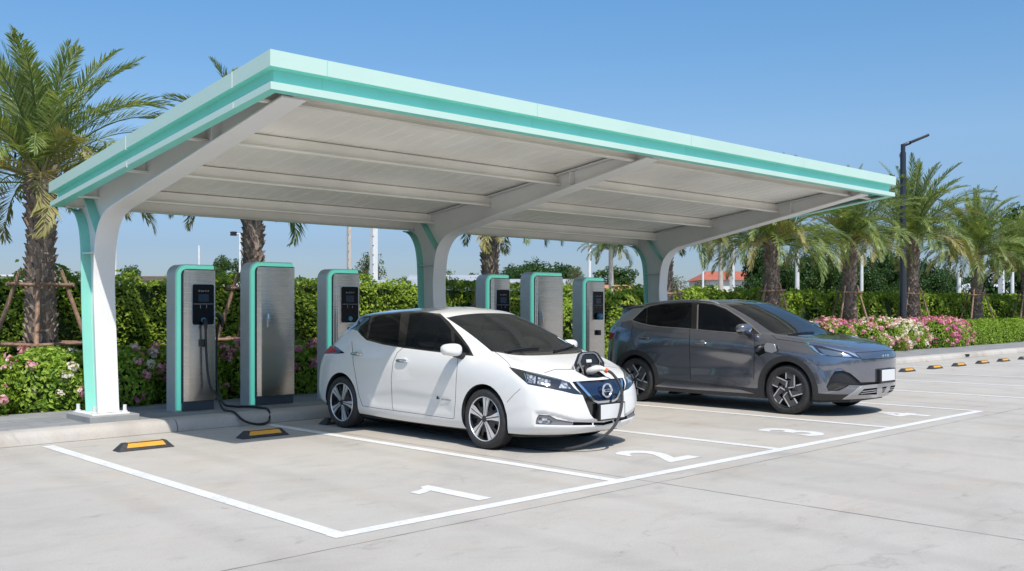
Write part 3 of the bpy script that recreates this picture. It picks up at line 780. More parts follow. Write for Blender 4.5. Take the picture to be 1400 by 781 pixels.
for k, (lab, p) in enumerate(zip(sl_, pl)):
    support(p[1], PY, 1.88 if k < 4 else 2.0, 1.02 if k < 4 else .95, lab, .35+.3*k if k < 4 else .72+.1*(k%2))

# hedge along the back of the bed
def hedge(name, label, x0, x1, y, h, dens, size, lump, seed, mat='leaf_hedge', depth=.9):
    rng = np.random.default_rng(seed); t = thing(name, label, 'hedge', ((x0+x1)/2, y+depth/2, .1))
    n1 = int((x1-x0)*h*dens); n2 = int((x1-x0)*depth*dens*.8)
    X = rng.uniform(x0, x1, n1); Z = h*rng.random(n1)**.85
    amp = lump
    lf = lambda X, Z: amp*(np.sin(X*3.9+seed+np.sin(X*.8)*1.6)*.8+np.sin(X*7.3+Z*4.1+seed)*.45+np.sin(Z*5+X*1.9)*.45)
    tf = lambda X: .07*np.sin(X*2.2+seed)+.065*np.sin(X*5.3+1+seed)+.045*np.sin(X*11.7)+.03*np.sin(X*19.3+seed)
    Zs = Z*(h+tf(X))/h
    Yv = y-lf(X, Z)+.22*np.clip((Z/h-.8)/.2, 0, 1)**2+rng.exponential(.035, n1)
    P1 = np.stack([X, Yv, .1+Zs], 1); N1 = np.tile([0,-1,.75], (n1,1)).astype(float)
    N1[:,0] = -amp*3.1*np.cos(X*3.9+seed+np.sin(X*.8)*1.6)
    X2 = rng.uniform(x0, x1, n2); Y2 = y+depth*rng.random(n2)
    P2 = np.stack([X2, Y2, .1+h+tf(X2)-rng.exponential(.04, n2)+.03*np.sin(Y2*6+X2*4)], 1); N2 = np.tile([0,-.3,1.], (n2,1))
    # stray shoots above
    n3 = int((x1-x0)*14); X3 = rng.uniform(x0, x1, n3); P3 = np.stack([X3, y+depth*rng.random(n3), .1+h+tf(X3)+rng.exponential(.05, n3)], 1); N3 = np.tile([0,-1,.5], (n3,1))
    P = np.concatenate([P1,P2,P3]); Nn = np.concatenate([N1,N2,N3])
    V, F = leaves(P, Nn, size, rng=rng, jitter=.55)
    npmesh('foliage', V, F, mat, t)
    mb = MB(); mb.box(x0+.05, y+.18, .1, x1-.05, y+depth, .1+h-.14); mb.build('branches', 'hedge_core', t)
    return t
hedge('hedge', 'leafy green hedge running behind the chargers and the left palm trunks', 2.0, 17.5, 16.2, 1.95, 1000, .08, .13, 1)
hedge('hedge', 'long lumpy hedge behind the palms right of the canopy', 17.52, 66, 16.25, 1.86, 420, .125, .24, 5)
hedge('low_hedge', 'clipped low green hedge beside the pavement, right of the magenta flowers', 37.6, 62, 14.15, .84, 900, .075, .03, 9, mat='leaf_bush', depth=1.1)

# flowering bushes
def bush_points(n, r, rng, seed, depth):
    a = rng.uniform(0, 2*math.pi, n); top = rng.random(n) < .30
    z = rng.random(n)**.9; rho = np.where(top, np.sqrt(rng.random(n)), 1-depth*rng.random(n)**1.7)
    z = np.where(top, 1-.04*rng.random(n), z)
    prof = np.sqrt(np.clip(1-(np.clip(z-.42, 0, 1)/.60)**2.2, 0.05, 1))*(.86+.14*np.clip(z/.3, 0, 1))
    lump = 1+.09*np.sin(a*3+seed)+.07*np.sin(a*7+z*6+seed*2)+.05*np.sin(z*11+a*4)
    rad = np.where(top, rho*.72, rho*prof)*lump
    zt = np.where(top, 1.0-.26*(rho*.85)**2+.06*np.sin(a*4+rho*7+seed), z)
    P = np.stack([np.cos(a)*rad*r[0], np.sin(a)*rad*r[1], zt*r[2]], 1)
    Nn = np.stack([np.cos(a)*np.where(top, .3, 1), np.sin(a)*np.where(top, .3, 1), np.where(top, 1., .15+.8*np.clip(z-.45, 0, 1))], 1)
    return P, Nn
def bush_meshes(seed, r, nl, size, nfl, fcols, fsize=.05, npet=16, mat='leaf_bush', top=.2):
    rng = np.random.default_rng(seed)
    P, Nn = bush_points(nl, r, rng, seed, .30)
    V, F = leaves(P, Nn, size, rng=rng, jitter=.6)
    fo = npmesh('foliage', V, F, mat)
    FP, FN = bush_points(nfl, (r[0]*1.08,r[1]*1.08,r[2]*1.03), rng, seed, .05)
    keep = FP[:,2] > r[2]*top; FP, FN = FP[keep], FN[keep]
    PV = []; PN = []; mi = []; sizes = []
    for p, n in zip(FP, FN):
        k = rng.integers(npet//2, npet+6); col = fcols[rng.integers(len(fcols))] if not callable(fcols) else fcols(p, rng)
        d = rng.normal(0, 1, (k,3)); d /= np.linalg.norm(d, axis=1)[:,None]
        PV.append(p+n/np.linalg.norm(n)*.02+d*fsize*rng.uniform(.5, 1, (k,1))); PN.append(d+n*.5); mi += [col]*k; sizes.append(k)
    V, F = leaves(np.concatenate(PV), np.concatenate(PN), fsize*.85, aspect=.9, rng=rng, jitter=.3)
    if nfl > 100:
        fl = [npmesh('flowers', V, F, ['petal_pink','petal_white','petal_magenta'], None, mi)]; fl[0]['kind'] = 'stuff'
    else:
        fl = []; o_ = 0
        for k in sizes:
            fl.append(npmesh('bloom', V[4*o_:4*(o_+k)], F[:k], ['petal_pink','petal_white','petal_magenta'], None, mi[o_:o_+k])); o_ += k
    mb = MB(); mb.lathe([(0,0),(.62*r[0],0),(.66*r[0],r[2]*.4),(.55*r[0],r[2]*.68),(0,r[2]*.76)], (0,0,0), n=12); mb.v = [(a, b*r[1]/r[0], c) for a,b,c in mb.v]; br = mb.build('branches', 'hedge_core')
    return [fo, br]+fl
def place_bush(parts, x, y, label, group, rot, s=1.0, first=[]):
    t = thing('flower_bush', label, 'flower bush', (x,y,.12), group); t.rotation_euler = (0,0,rot); t.scale = (s, s, s)
    for p in parts:
        if p.parent is None and not p.get('used'): p['used'] = 1; del p['used']; q = p; 
        else: q = p.copy(); C.objects.link(q)
        q.parent = t
    return t
pinkish = [0,0,0,1,0]
v1 = bush_meshes(11, (.78,.62,.84), 4600, .085, 46, pinkish, .078)
v2 = bush_meshes(12, (.80,.60,.80), 4600, .085, 46, [0,0,1,2], .078)
v3 = bush_meshes(13, (.74,.62,.84), 4800, .08, 40, [2,2,0,0], .07)
where = ['at the left edge of the photo', 'under the left palm', 'just left of the front column', 'between the front column and first charger', 'behind the first charger', 'between the first charger and wide cabinet', 'behind the front wide cabinet', 'right of the front wide cabinet', 'behind the charger at the white car tail', 'behind the white car tail', 'behind the white car roof', 'behind the middle column']
x = 3.2
for k, wv in enumerate(where):
    v = (v1, v2, v1, v2, v3, v3, v3, v2, v3, v1, v2, v3)[k]
    place_bush(v, x, 14.45+.06*math.sin(k*2.1), 'leafy bush with pink flowers '+wv, 'flower bushes behind the chargers', k*1.3, 1+.04*math.sin(k*3)); x += .98
def mixed(a, b, pr):
    return lambda p, rng: a if rng.random() < pr else b
w1 = bush_meshes(31, (1.15,.75,1.0), 4200, .085, 135, [1,1,1,0], .095, 16, top=.12)
w2 = bush_meshes(32, (1.15,.75,1.0), 4200, .085, 125, [0,0,0,2,1], .09, 16, top=.12)
w3 = bush_meshes(33, (1.15,.75,1.0), 4200, .085, 125, [2,2,0], .095, 16, top=.12)
rows = [(22.5,w2,'pink flowering bush behind the grey car windscreen'),(24.2,w2,'pink flowering bush behind the grey car bonnet'),(25.9,w2,'rose pink bush left of the white blooms, behind the bonnet'),(27.6,w2,'pink flowering bush above the far end of the grey car bonnet'),(29.3,w2,'pink flowering bush in front of the pale trunked palm'),(31.0,w1,'white blooming bush just left of the lamp post'),(32.7,w1,'white and blush bush at the foot of the lamp post'),(34.4,w3,'magenta flowering bush right of the lamp post'),(35.7,w3,'magenta bush next to the last pink bush of the row'),(36.75,w2,'last pink bush of the row, touching the low hedge')]
for k, (xx, v, lab) in enumerate(rows):
    place_bush(v, xx, 14.65, lab, 'flower bushes along the right pavement', k*2.1, .95+.05*math.sin(k*2.7))
for p in v1+v2+v3+w1+w2+w3:
    if p.parent is None: bpy.data.objects.remove(p)

# ------------------------------------------------------------------ far trees
def crown_cloud(seed, n, clumps, size, mat_w=1.0):
    rng = np.random.default_rng(seed); PP = []; NN = []
    tot = sum(c[3]**2 for c in clumps)
    for i, (x,y,z,r) in enumerate(clumps):
        k = int(n*r*r/tot); P, Nn = blob_points(k, (x,y,z), (r, r, r*.8), rng, .5, .2, seed+i*1.3); PP.append(P); NN.append(Nn)
    return leaves(np.concatenate(PP), np.concatenate(NN), size, aspect=.7, rng=rng, jitter=.7)
def tree_proto(seed, h, wd, n, size, mat, kind='round'):
    rng = np.random.default_rng(seed); cl = []
    k = 30 if kind != 'flat' else 30
    for i in range(k):
        a = rng.uniform(0, 2*math.pi); rr = wd*.5*math.sqrt(rng.random())*.86
        if kind == 'flat': z = h*(.80+.10*rng.random()-.25*(rr/wd)); r = wd*rng.uniform(.08, .15)
        else: z = h*(.20+.72*rng.random()*(1-.5*(rr/(wd*.5))**2)); r = wd*rng.uniform(.09, .19)
        cl.append((rr*math.cos(a), rr*math.sin(a), z, r))
    cl.append((0,0,h*.82,wd*.2))
    V, F = crown_cloud(seed, n, cl, size); cr = npmesh('crown', V, F, mat)
    mb = MB(); mb.tube([(0,0,-.1),(.05,0,h*.25),(-.05,.05,h*.55),(0,0,h*.8)], [.035*h,.028*h,.018*h,.006*h], n=8)
    for (x,y,z,r) in cl[:8]: mb.tube([(0,0,h*.28),(x*.5,y*.5,(h*.28+z)/2+.05*h),(x,y,z)], [.016*h,.010*h,.004*h], n=6)
    tr = mb.build('trunk', 'bark')
    return cr, tr
PR = {'green': tree_proto(71, 6, 5, 9000, .22, 'leaf_tree'), 'dark': tree_proto(72, 6, 5.4, 11000, .22, 'leaf_tree_dark'),
      'olive': tree_proto(73, 5, 5.4, 6000, .17, 'leaf_olive'), 'flat': tree_proto(74, 6, 10, 11000, .26, 'leaf_tree_dark', 'flat')}
F_, CX_, Y0_ = 1363., 700., 418.
def at(px, D):
    """ground position seen at picture column px, D metres away"""
    l = (px-CX_)/F_; return (D*(math.cos(yaw_)+l*math.sin(yaw_)), D*(math.sin(yaw_)-l*math.cos(yaw_)))
yaw_ = R(45.5)
used = set()
def tree(kind, px, D, ytop, wpx, label, cat='tree'):
    h0, w0 = {'green':(6,5),'dark':(6,5.4),'olive':(5,5.4),'flat':(6,10)}[kind]
    x, y = at(px, D); h = (1.575+(Y0_-ytop)/F_*D)*1.02; wd = wpx/F_*D
    t = thing('broadleaf_tree', label, cat, (x,y,0), 'trees beyond the hedge')
    t.scale = (wd/w0*1.0, wd/w0*1.0, h/h0); t.rotation_euler = (0,0,random.uniform(0,6.28))
    for p in PR[kind]:
        if kind not in used: q = p
        else: q = p.copy(); C.objects.link(q)
        q.parent = t
    used.add(kind)
tree('green', 182, 120, 361, 42, 'small round tree above the cream building, just right of the front column')
tree('green', 20, 190, 385, 60, 'low tree behind the white wall at the left edge')
tree('olive', 112, 190, 372, 40, 'small tree on the skyline just left of the front column')
tree('green', 303, 170, 347, 44, 'pale green tree between the first charger and the wide cabinet')
tree('green', 326, 190, 352, 50, 'tree top right of the pale one, touching the wide cabinet edge')
tree('green', 408, 260, 383, 26, 'tiny far tree right of the front wide cabinet')
tree('olive', 510, 110, 347, 68, 'grey green tree behind the white concrete post')
tree('green', 553, 190, 377, 22, 'tiny tree left of the middle column')
tree('olive', 615, 150, 370, 40, 'brownish tree just right of the middle column')
tree('green', 645, 150, 372, 50, 'bright green tree left of the shaggy palm trunk')
tree('flat', 735, 140, 362, 110, 'wide flat topped dark tree behind the cabinets')
tree('olive', 785, 95, 366, 44, 'sparse grey tree between the wide cabinet and the blue screen charger')
tree('green', 838, 100, 362, 84, 'rounded green tree left of the far column')
tree('olive', 925, 85, 378, 60, 'olive tree right of the far column')
tree('olive', 962, 95, 384, 60, 'olive shrubby tree below the red roof, left side')
tree('green', 1012, 80, 388, 46, 'green tree in front of the red roof')
tree('dark', 1040, 60, 330, 70, 'dark tree left of the broad yellowish palm')
tree('olive', 1075, 52, 345, 60, 'grey green tree behind the broad yellowish palm trunk')
tree('dark', 1112, 50, 338, 100, 'dense dark tree between the two palms left of the lamp post')
tree('dark', 1150, 46, 365, 90, 'bright bushy tree low between the palms left of the lamp')
tree('dark', 1205, 52, 340, 96, 'dense dark tree just left of the lamp post')
tree('dark', 1262, 56, 352, 90, 'dark tree right of the lamp post behind the tallest palm')
tree('olive', 1300, 62, 368, 60, 'olive tree between the tallest palm and the low hedge palm')
tree('dark', 1330, 90, 372, 60, 'dark tree beyond the white roofed house')
tree('dark', 1398, 60, 276, 120, 'tall green tree cut by the right edge of the photo')
tree('dark', 985, 130, 392, 70, 'dark low tree on the skyline below the red roof')
tree('dark', 1085, 66, 372, 70, 'low dark tree filling the gap behind the broad palm')
for (px_, D_, yt_, w_, lab_) in ((1128,43,352,84,'bright leafy tree filling the gap left of the pale trunked palm'),(1190,44,366,80,'rounded dark tree right behind the pale trunked palm'),(1228,47,350,80,'dark tree directly behind the lamp post'),(1285,50,372,70,'low dark tree between the tallest palm and the white pole'),(1066,47,356,70,'dark leafy tree right behind the broad yellowish palm')):
    tree('dark' if px_ != 1128 else 'green', px_, D_, yt_, w_, lab_)
# ------------------------------------------------------------------ far palms on thin pale trunks
def thin_palm(px, D, ytop, lab, wtr=.11, s=.8):
    x, y = at(px, D); z = 1.575+(Y0_-ytop)/F_*D
    t = thing('slender_palm', lab, 'palm tree', (x,y,0), 'slender palms beyond the hedge')
    mb = MB(); mb.tube([(x,y,0),(x+.03,y,z*.5),(x,y,z)], [wtr*1.1,wtr,wtr*.8], n=10); mb.build('trunk', 'pole_beige', t)
    o = crown_of(Bp).copy(); C.objects.link(o); o.parent = t; o.location = (0,0,z-.1); o.scale = (s,)*3; o.rotation_euler = (0,0,px)
thin_palm(835, 42, 338, 'slender pale palm seen between the blue screen charger and far column')
thin_palm(985, 44, 330, 'slender pale palm right of the far column, under the canopy edge')
# ------------------------------------------------------------------ poles
def pole(px, D, ytop, wpx, mat, label, name='utility_pole', cat='pole', square=False):
    x, y = at(px, D); z = 1.575+(Y0_-ytop)/F_*D; r = wpx/F_*D/2
    t = thing(name, label, cat, (x,y,0), 'thin poles beyond the hedge'); mb = MB()
    if square: mb.box(x-r*.75, y-r*.75, 0, x+r*.75, y+r*.75, z); s_ = mb.build('shaft', mat, t, bevel=.01)
    else: mb.tube([(x,y,0),(x,y,z)], [r*1.1,r*.9], n=12); s_ = mb.build('shaft', mat, t)
    mb = MB(); mb.box(x-r*1.6, y-r*1.6, 0, x+r*1.6, y+r*1.6, .35); mb.build('footing', 'pole_white', t, bevel=.01)
    if square:
        for k in range(8):
            zz = z*(.45+.07*k); b = MB(); b.tube([(x-r*.8,y-r*.8,zz),(x-r*.65,y-r*.65,zz)], .02, n=6)
            b.build('hole', 'black_plastic', t)
    return t, x, y, z
pole(157.5, 38, 285, 4, 'pole_white', 'thin white pole right beside the front column')
pole(272, 90, 336, 3, 'pole_white', 'thin white pole top above the first charger')
pole(477, 48, 300, 6, 'pole_beige', 'beige concrete post left of the white one, behind the bays', square=True)
pole(511, 34, 300, 11, 'pole_white', 'white square concrete post with bolt holes behind the white car roof', square=True)
pole(806, 60, 318, 4.5, 'pole_white', 'tall white pole above the blue screen charger')
pole(1001, 46, 322, 7, 'pole_white', 'pale concrete post beside the slender palm, left of the red roof end', square=True)
pole(961, 70, 320, 3, 'pole_white', 'thin light pole in front of the red roof left end')
pole(1090, 40, 340, 6, 'pole_white', 'white pole between the broad yellowish palm and pale trunked palm')
pole(1178, 42, 350, 5, 'pole_white', 'white pole just right of the pale trunked palm')
pole(1311, 44, 372, 6, 'pole_white', 'white pole left of the palm above the low hedge')
pole(1369, 48, 362, 9, 'pole_white', 'thick white post in front of the white roofed house', square=True)
pole(1384, 48, 372, 5, 'pole_white', 'thin white pole in front of the right end of the white roofed house')
t, x, y, z = pole(328, 85, 320, 3, 'pole_white', 'floodlight mast with two lamp heads left of the second palm trunk', 'floodlight_mast', 'mast')
for dx in (-.55, .55):
    mb = MB(); mb.box(x+dx*.7-.22, y-dx*.7-.22, z-.15, x+dx*.7+.22, y-dx*.7+.22, z+.2); mb.build('lamp_head', 'black_plastic', t, bevel=.03)
mb = MB(); mb.tube([(x-.6,y+.6,z),(x+.6,y-.6,z)], .05, n=6); mb.build('crossarm', 'pole_white', t)
# street lamp in the flower bed
lx, ly = 33.0, 14.75
t = thing('street_lamp', 'tall dark slate lamp post with angled LED head in the right flower bed', 'lamp post', (lx,ly,.12))
mb = MB(); mb.tube([(lx,ly,.1),(lx,ly,6.75)], [.115,.095], n=16); mb.tube([(lx,ly,6.75),(lx,ly,7.02)], .075, n=12); mb.build('post', 'lamp_pole', t)
ad = Vector((.72,-.70,.0)); ad.normalize(); tip = Vector((lx,ly,6.98))
mb = MB(); mb.tube([tip-Vector((0,0,.06)), tip, tip+ad*.25+Vector((0,0,.10))], .06, n=10); mb.build('arm', 'lamp_pole', t)
u = (ad+Vector((0,0,.42))).normalized(); sv = ad.cross(Vector((0,0,1))); nv = sv.cross(u)
mb = MB(); mb.obox(tip+u*.56, u*.34, sv*.15, nv*.045); hd = mb.build('lamp_head', 'lamp_pole', t, bevel=.02, seg=2)
mb = MB(); mb.obox(tip+u*.62-nv*.048, u*.24, sv*.11, nv*.004); mb.build('diffuser', 'plate_white', hd)
mb = MB(); mb.lathe([(.0,.13),(.2,.13),(.2,.16),(.12,.18)], (lx,ly,0), n=16); mb.build('base_plate', 'lamp_pole', t)
# ------------------------------------------------------------------ buildings
def house(px0, px1, D, ywall, yroof, label, wall, roof, gable=True, depth=9, name='house', win=4, flat=False, cat='house'):
    a, b = Vector(at(px0, D)+(0,)), Vector(at(px1, D)+(0,)); d = (b-a); Ln = d.length; d.normalize(); n = Vector((-d.y, d.x, 0))
    if n.dot(a) < 0: n = -n
    zw = 1.575+(Y0_-ywall)/F_*D; zt = 1.575+(Y0_-yroof)/F_*D
    t = thing(name, label, cat, tuple((a+b)/2)); mid = (a+b)/2+n*depth/2
    mb = MB(); mb.obox(mid+Vector((0,0,zw/2)), d*Ln/2, n*depth/2, Vector((0,0,zw/2))); mb.build('wall', wall, t)
    mb = MB(); e = .45; A0, B0 = a-d*e-n*e, b+d*e-n*e; A1, B1 = a-d*e+n*(depth+e), b+d*e+n*(depth+e)
    up = lambda v, z: Vector((v.x, v.y, z))
    if flat: mb.obox(mid+Vector((0,0,(zw+zt)/2+.01)), d*(Ln/2+.2), n*(depth/2+.2), Vector((0,0,max(.06,(zt-zw)/2))))
    else:
        inset = min(Ln*.25, 3.) if gable is False else 0
        r0, r1 = up((A0+A1)/2+d*inset, zt), up((B0+B1)/2-d*inset, zt)
        mb.add([up(A0,zw),up(B0,zw),up(B1,zw),up(A1,zw),r0,r1], [(0,1,5,4),(2,3,4,5),(0,4,3),(1,2,5),(3,2,1,0)])
    mb.build('roof', roof, t, smooth=5)
    for k in range(win):
        c = a+d*Ln*(k+.5)/win-n*.03+Vector((0,0,min(zw*.58, zw-.7)))
        f = MB(); f.obox(c, d*.75, n*.035, Vector((0,0,.6))); fr = f.build('window', 'pole_white', t)
        f = MB(); f.obox(c-n*.04, d*.66, n*.01, Vector((0,0,.51))); f.build('pane', 'window_dark', fr)
    return t
house(-60, 108, 75, 378, 376, 'long low white building behind the hedge at the left edge', 'wall_white', 'pole_white', flat=True, win=7, name='building', cat='building')
house(160, 232, 95, 384, 378, 'cream building with thin brown roof between the front column and first charger', 'wall_cream', 'bark', flat=True, win=4, name='building', cat='building')
house(282, 345, 120, 392, 388, 'white wall strip of a building between charger and wide cabinet', 'wall_white', 'pole_white', flat=True, win=3, name='building', cat='building')
house(395, 470, 110, 392, 384, 'low building with reddish wall and pale roof right of the front wide cabinet', 'roof_red', 'wall_white', flat=True, win=3, name='building', cat='building')
house(488, 565, 80, 392, 381, 'grey roofed shed behind the white concrete post', 'wall_white', 'roof_grey', win=3, name='shed', cat='shed')
house(560, 668, 95, 388, 374, 'long shed with pale grey roof right of the middle column', 'wall_white', 'roof_grey', win=4, name='shed', cat='shed')
house(700, 790, 100, 392, 380, 'pale roofed shed behind the wide cabinet of the second group', 'wall_white', 'roof_grey', win=3, name='shed', cat='shed')
house(783, 822, 85, 398, 387, 'small house with orange roof left of the blue screen charger', 'wall_cream', 'roof_orange', False, win=2)
house(828, 868, 82, 398, 388, 'small house with orange roof left of the far column', 'wall_cream', 'roof_orange', False, win=2)
house(962, 1045, 110, 383, 369, 'house with large red roof seen under the end of the canopy', 'wall_white', 'roof_red', False, win=4)
house(1008, 1052, 70, 408, 399, 'low house with orange roof above the grey car roof', 'wall_cream', 'roof_orange', False, win=2)
house(1345, 1440, 75, 401, 386, 'white house with bright grey roof at the right edge', 'wall_white', 'pole_white', False, win=3)

# one unseen mass of trees behind the camera, added for dark reflections on the cars
rng = np.random.default_rng(5); cl = []
for k in range(120):
    a = R(rng.uniform(150, 330)); d = rng.uniform(38, 60); cl.append((8+d*math.cos(a)*1.2, 2+d*math.sin(a), rng.uniform(1.0, 7.5), rng.uniform(1.6, 3.2)))
V, F = crown_cloud(99, 26000, cl, .75)
tag(npmesh('added_woodland', V, F, 'leaf_tree'), kind='stuff')
# ------------------------------------------------------------------ car bodies
CAM = np.array([0, 0, 1.575]); _fw = np.array([math.cos(yaw_), math.sin(yaw_), 0]); _rt = np.array([math.sin(yaw_), -math.cos(yaw_), 0])
def sight(p):
    """direction in space of a point measured on the photograph (used to transfer panel outlines onto the curved bodies)"""
    return Vector(_fw+_rt*(p[0]-CX_)/F_-np.array([0,0,1])*(p[1]-Y0_)/F_)
def grid_surface(rings, sub=7, fit=3):
    """rings: (K,N,3) targets (u,v,z) from sill to roof ridge -> dense points, normals, (column, ring) coordinates"""
    T = np.array(rings, float); K, Nc, _ = T.shape
    def padded(P):
        Q = np.zeros((K+2, Nc+2, 3)); Q[1:-1,1:-1] = P
        Q[0,1:-1] = 2*P[0]-P[1]; m = P[K-2].copy(); m[:,1] *= -1; Q[-1,1:-1] = m
        Q[:,0] = Q[:,2]; Q[:,0,1] *= -1; Q[:,-1] = Q[:,-3]; Q[:,-1,1] *= -1
        return Q
    def knots(P):
        Q = padded(P); h = (Q[:,:-2]+4*Q[:,1:-1]+Q[:,2:])/6; return (h[:-2]+4*h[1:-1]+h[2:])/6
    P = T.copy()
    for _ in range(fit): P = P+.8*(T-knots(P))
    P[:,0,1] = 0; P[:,-1,1] = 0; P[-1,:,1] = 0
    Q = padded(P)
    def basis(n):
        out = []; der = []; pos = []
        for i in range(n-1):
            for j in range(sub+(1 if i == n-2 else 0)):
                t = j/sub; r = np.zeros(n+2); d = np.zeros(n+2)
                r[i:i+4] = [(1-t)**3/6, (3*t**3-6*t*t+4)/6, (-3*t**3+3*t*t+3*t+1)/6, t**3/6]
                d[i:i+4] = [-(1-t)**2/2, (9*t*t-12*t)/6, (-9*t*t+6*t+3)/6, t*t/2]
                out.append(r); der.append(d); pos.append(i+t)
        return np.array(out), np.array(der), np.array(pos)
    Bt, Dt, pt = basis(K); Bs, Ds, ps = basis(Nc)
    S = np.einsum('ak,knc,bn->abc', Bt, Q, Bs); dt = np.einsum('ak,knc,bn->abc', Dt, Q, Bs); ds = np.einsum('ak,knc,bn->abc', Bt, Q, Ds)
    loc = lambda A: np.stack([-A[...,1], A[...,0], A[...,2]], -1)          # near half lies on -x
    S, dt, ds = loc(S), loc(dt), loc(ds); Nn = np.cross(ds, dt)
    ln = np.linalg.norm(Nn, axis=-1, keepdims=True); Nn = Nn/np.maximum(ln, 1e-9)
    mid = Nn[len(pt)//3, len(ps)//2]
    if mid[0] > 0: Nn = -Nn
    Nn[-1] = np.array([0,0,1]); Nn[:,0,0] = 0; Nn[:,-1,0] = 0
    return S, Nn, ps, pt
class Car:
    def __init__(s, org, rings, sub=7, fit=3):
        s.org = Vector(org); s.S, s.Nn, s.ps, s.pt = grid_surface(rings, sub, fit)
    def dent(s, poly, depth, soft, mode='sight'):
        """press an outlined patch in (or out) along the normal with a soft edge, then refresh the normals"""
        a, b = s.S.shape[:2]; P = [Vector(p) for p in poly]; n = len(P)
        for i in range(a):
            for j in range(b):
                v = Vector(s.S[i,j]); nv = Vector(s.Nn[i,j])
                if mode == 'sight':
                    if nv.dot(Vector(CAM)-s.org-v) <= 0: continue
                    q = Vector(s.px(v))
                else: q = Vector((v.y, v.z))
                if not inpoly(q, poly): continue
                d = 1e9
                for k in range(n):
                    p0, p1 = P[k], P[(k+1)%n]; e = p1-p0; t = max(0, min(1, (q-p0).dot(e)/e.length_squared)); d = min(d, (q-p0-e*t).length)
                f = min(1, d/soft); s.S[i,j] += s.Nn[i,j]*depth*f*f*(3-2*f)
        s.dirty = True
    def renormal(s):
        du = np.gradient(s.S, axis=1); dv = np.gradient(s.S, axis=0); Nn = np.cross(du, dv); ln = np.linalg.norm(Nn, axis=-1, keepdims=True)
        Nn = Nn/np.maximum(ln, 1e-9); Nn = np.where((Nn*s.Nn).sum(-1, keepdims=True) < 0, -Nn, Nn)
        ok_ = (ln > 1e-9); ok_[-1] = False; s.Nn = np.where(ok_, Nn, s.Nn); s.Nn[:,0,0] = 0; s.Nn[:,-1,0] = 0
    def half(s):
        bm = bmesh.new(); ln = bm.verts.layers.float_vector.new('nrm'); lt = bm.faces.layers.int.new('tag')
        ls = bm.verts.layers.float_vector.new('st')
        a, b = s.S.shape[:2]; vs = []
        for i in range(a):
            for j in range(b):
                v = bm.verts.new(s.S[i,j]); v[ln] = Vector(s.Nn[i,j]); v[ls] = Vector((s.ps[j], s.pt[i], 0)); vs.append(v)
        for i in range(a-1):
            for j in range(b-1):
                q = [vs[i*b+j], vs[i*b+j+1], vs[(i+1)*b+j+1], vs[(i+1)*b+j]]
                f = bm.faces.new(q)
        for f in bm.faces:
            n = sum((v[ln] for v in f.verts), Vector())
            f.normal_update()
            if f.normal.dot(n) < 0: f.normal_flip()
        return bm
    def at(s, col, ring, lift=0.):
        j = int(np.argmin(abs(s.ps-col))); i = int(np.argmin(abs(s.pt-ring))); p = s.S[i,j]+s.Nn[i,j]*lift
        return s.org+Vector(p)
    def px(s, co):
        d = co+s.org-Vector(CAM); D = d.x*_fw[0]+d.y*_fw[1]
        return (CX_+F_*(d.x*_rt[0]+d.y*_rt[1])/D, Y0_-F_*d.z/D)
def inpoly(p, poly):
    x, y = p; c = False; n = len(poly); j = n-1
    for i in range(n):
        xi, yi = poly[i]; xj, yj = poly[j]
        if (yi > y) != (yj > y) and x < (xj-xi)*(y-yi)/(yj-yi)+xi: c = not c
        j = i
    return c
def outline(pts, w, closed=False):
    P = [Vector(p) for p in pts]; n = len(P); Lf = []; Rt = []
    for i in range(n):
        t = (P[min(i+1,n-1)]-P[max(i-1,0)]).normalized(); q = Vector((-t.y, t.x))*w/2
        Lf.append(tuple(P[i]+q)); Rt.append(tuple(P[i]-q))
    return Lf+Rt[::-1]
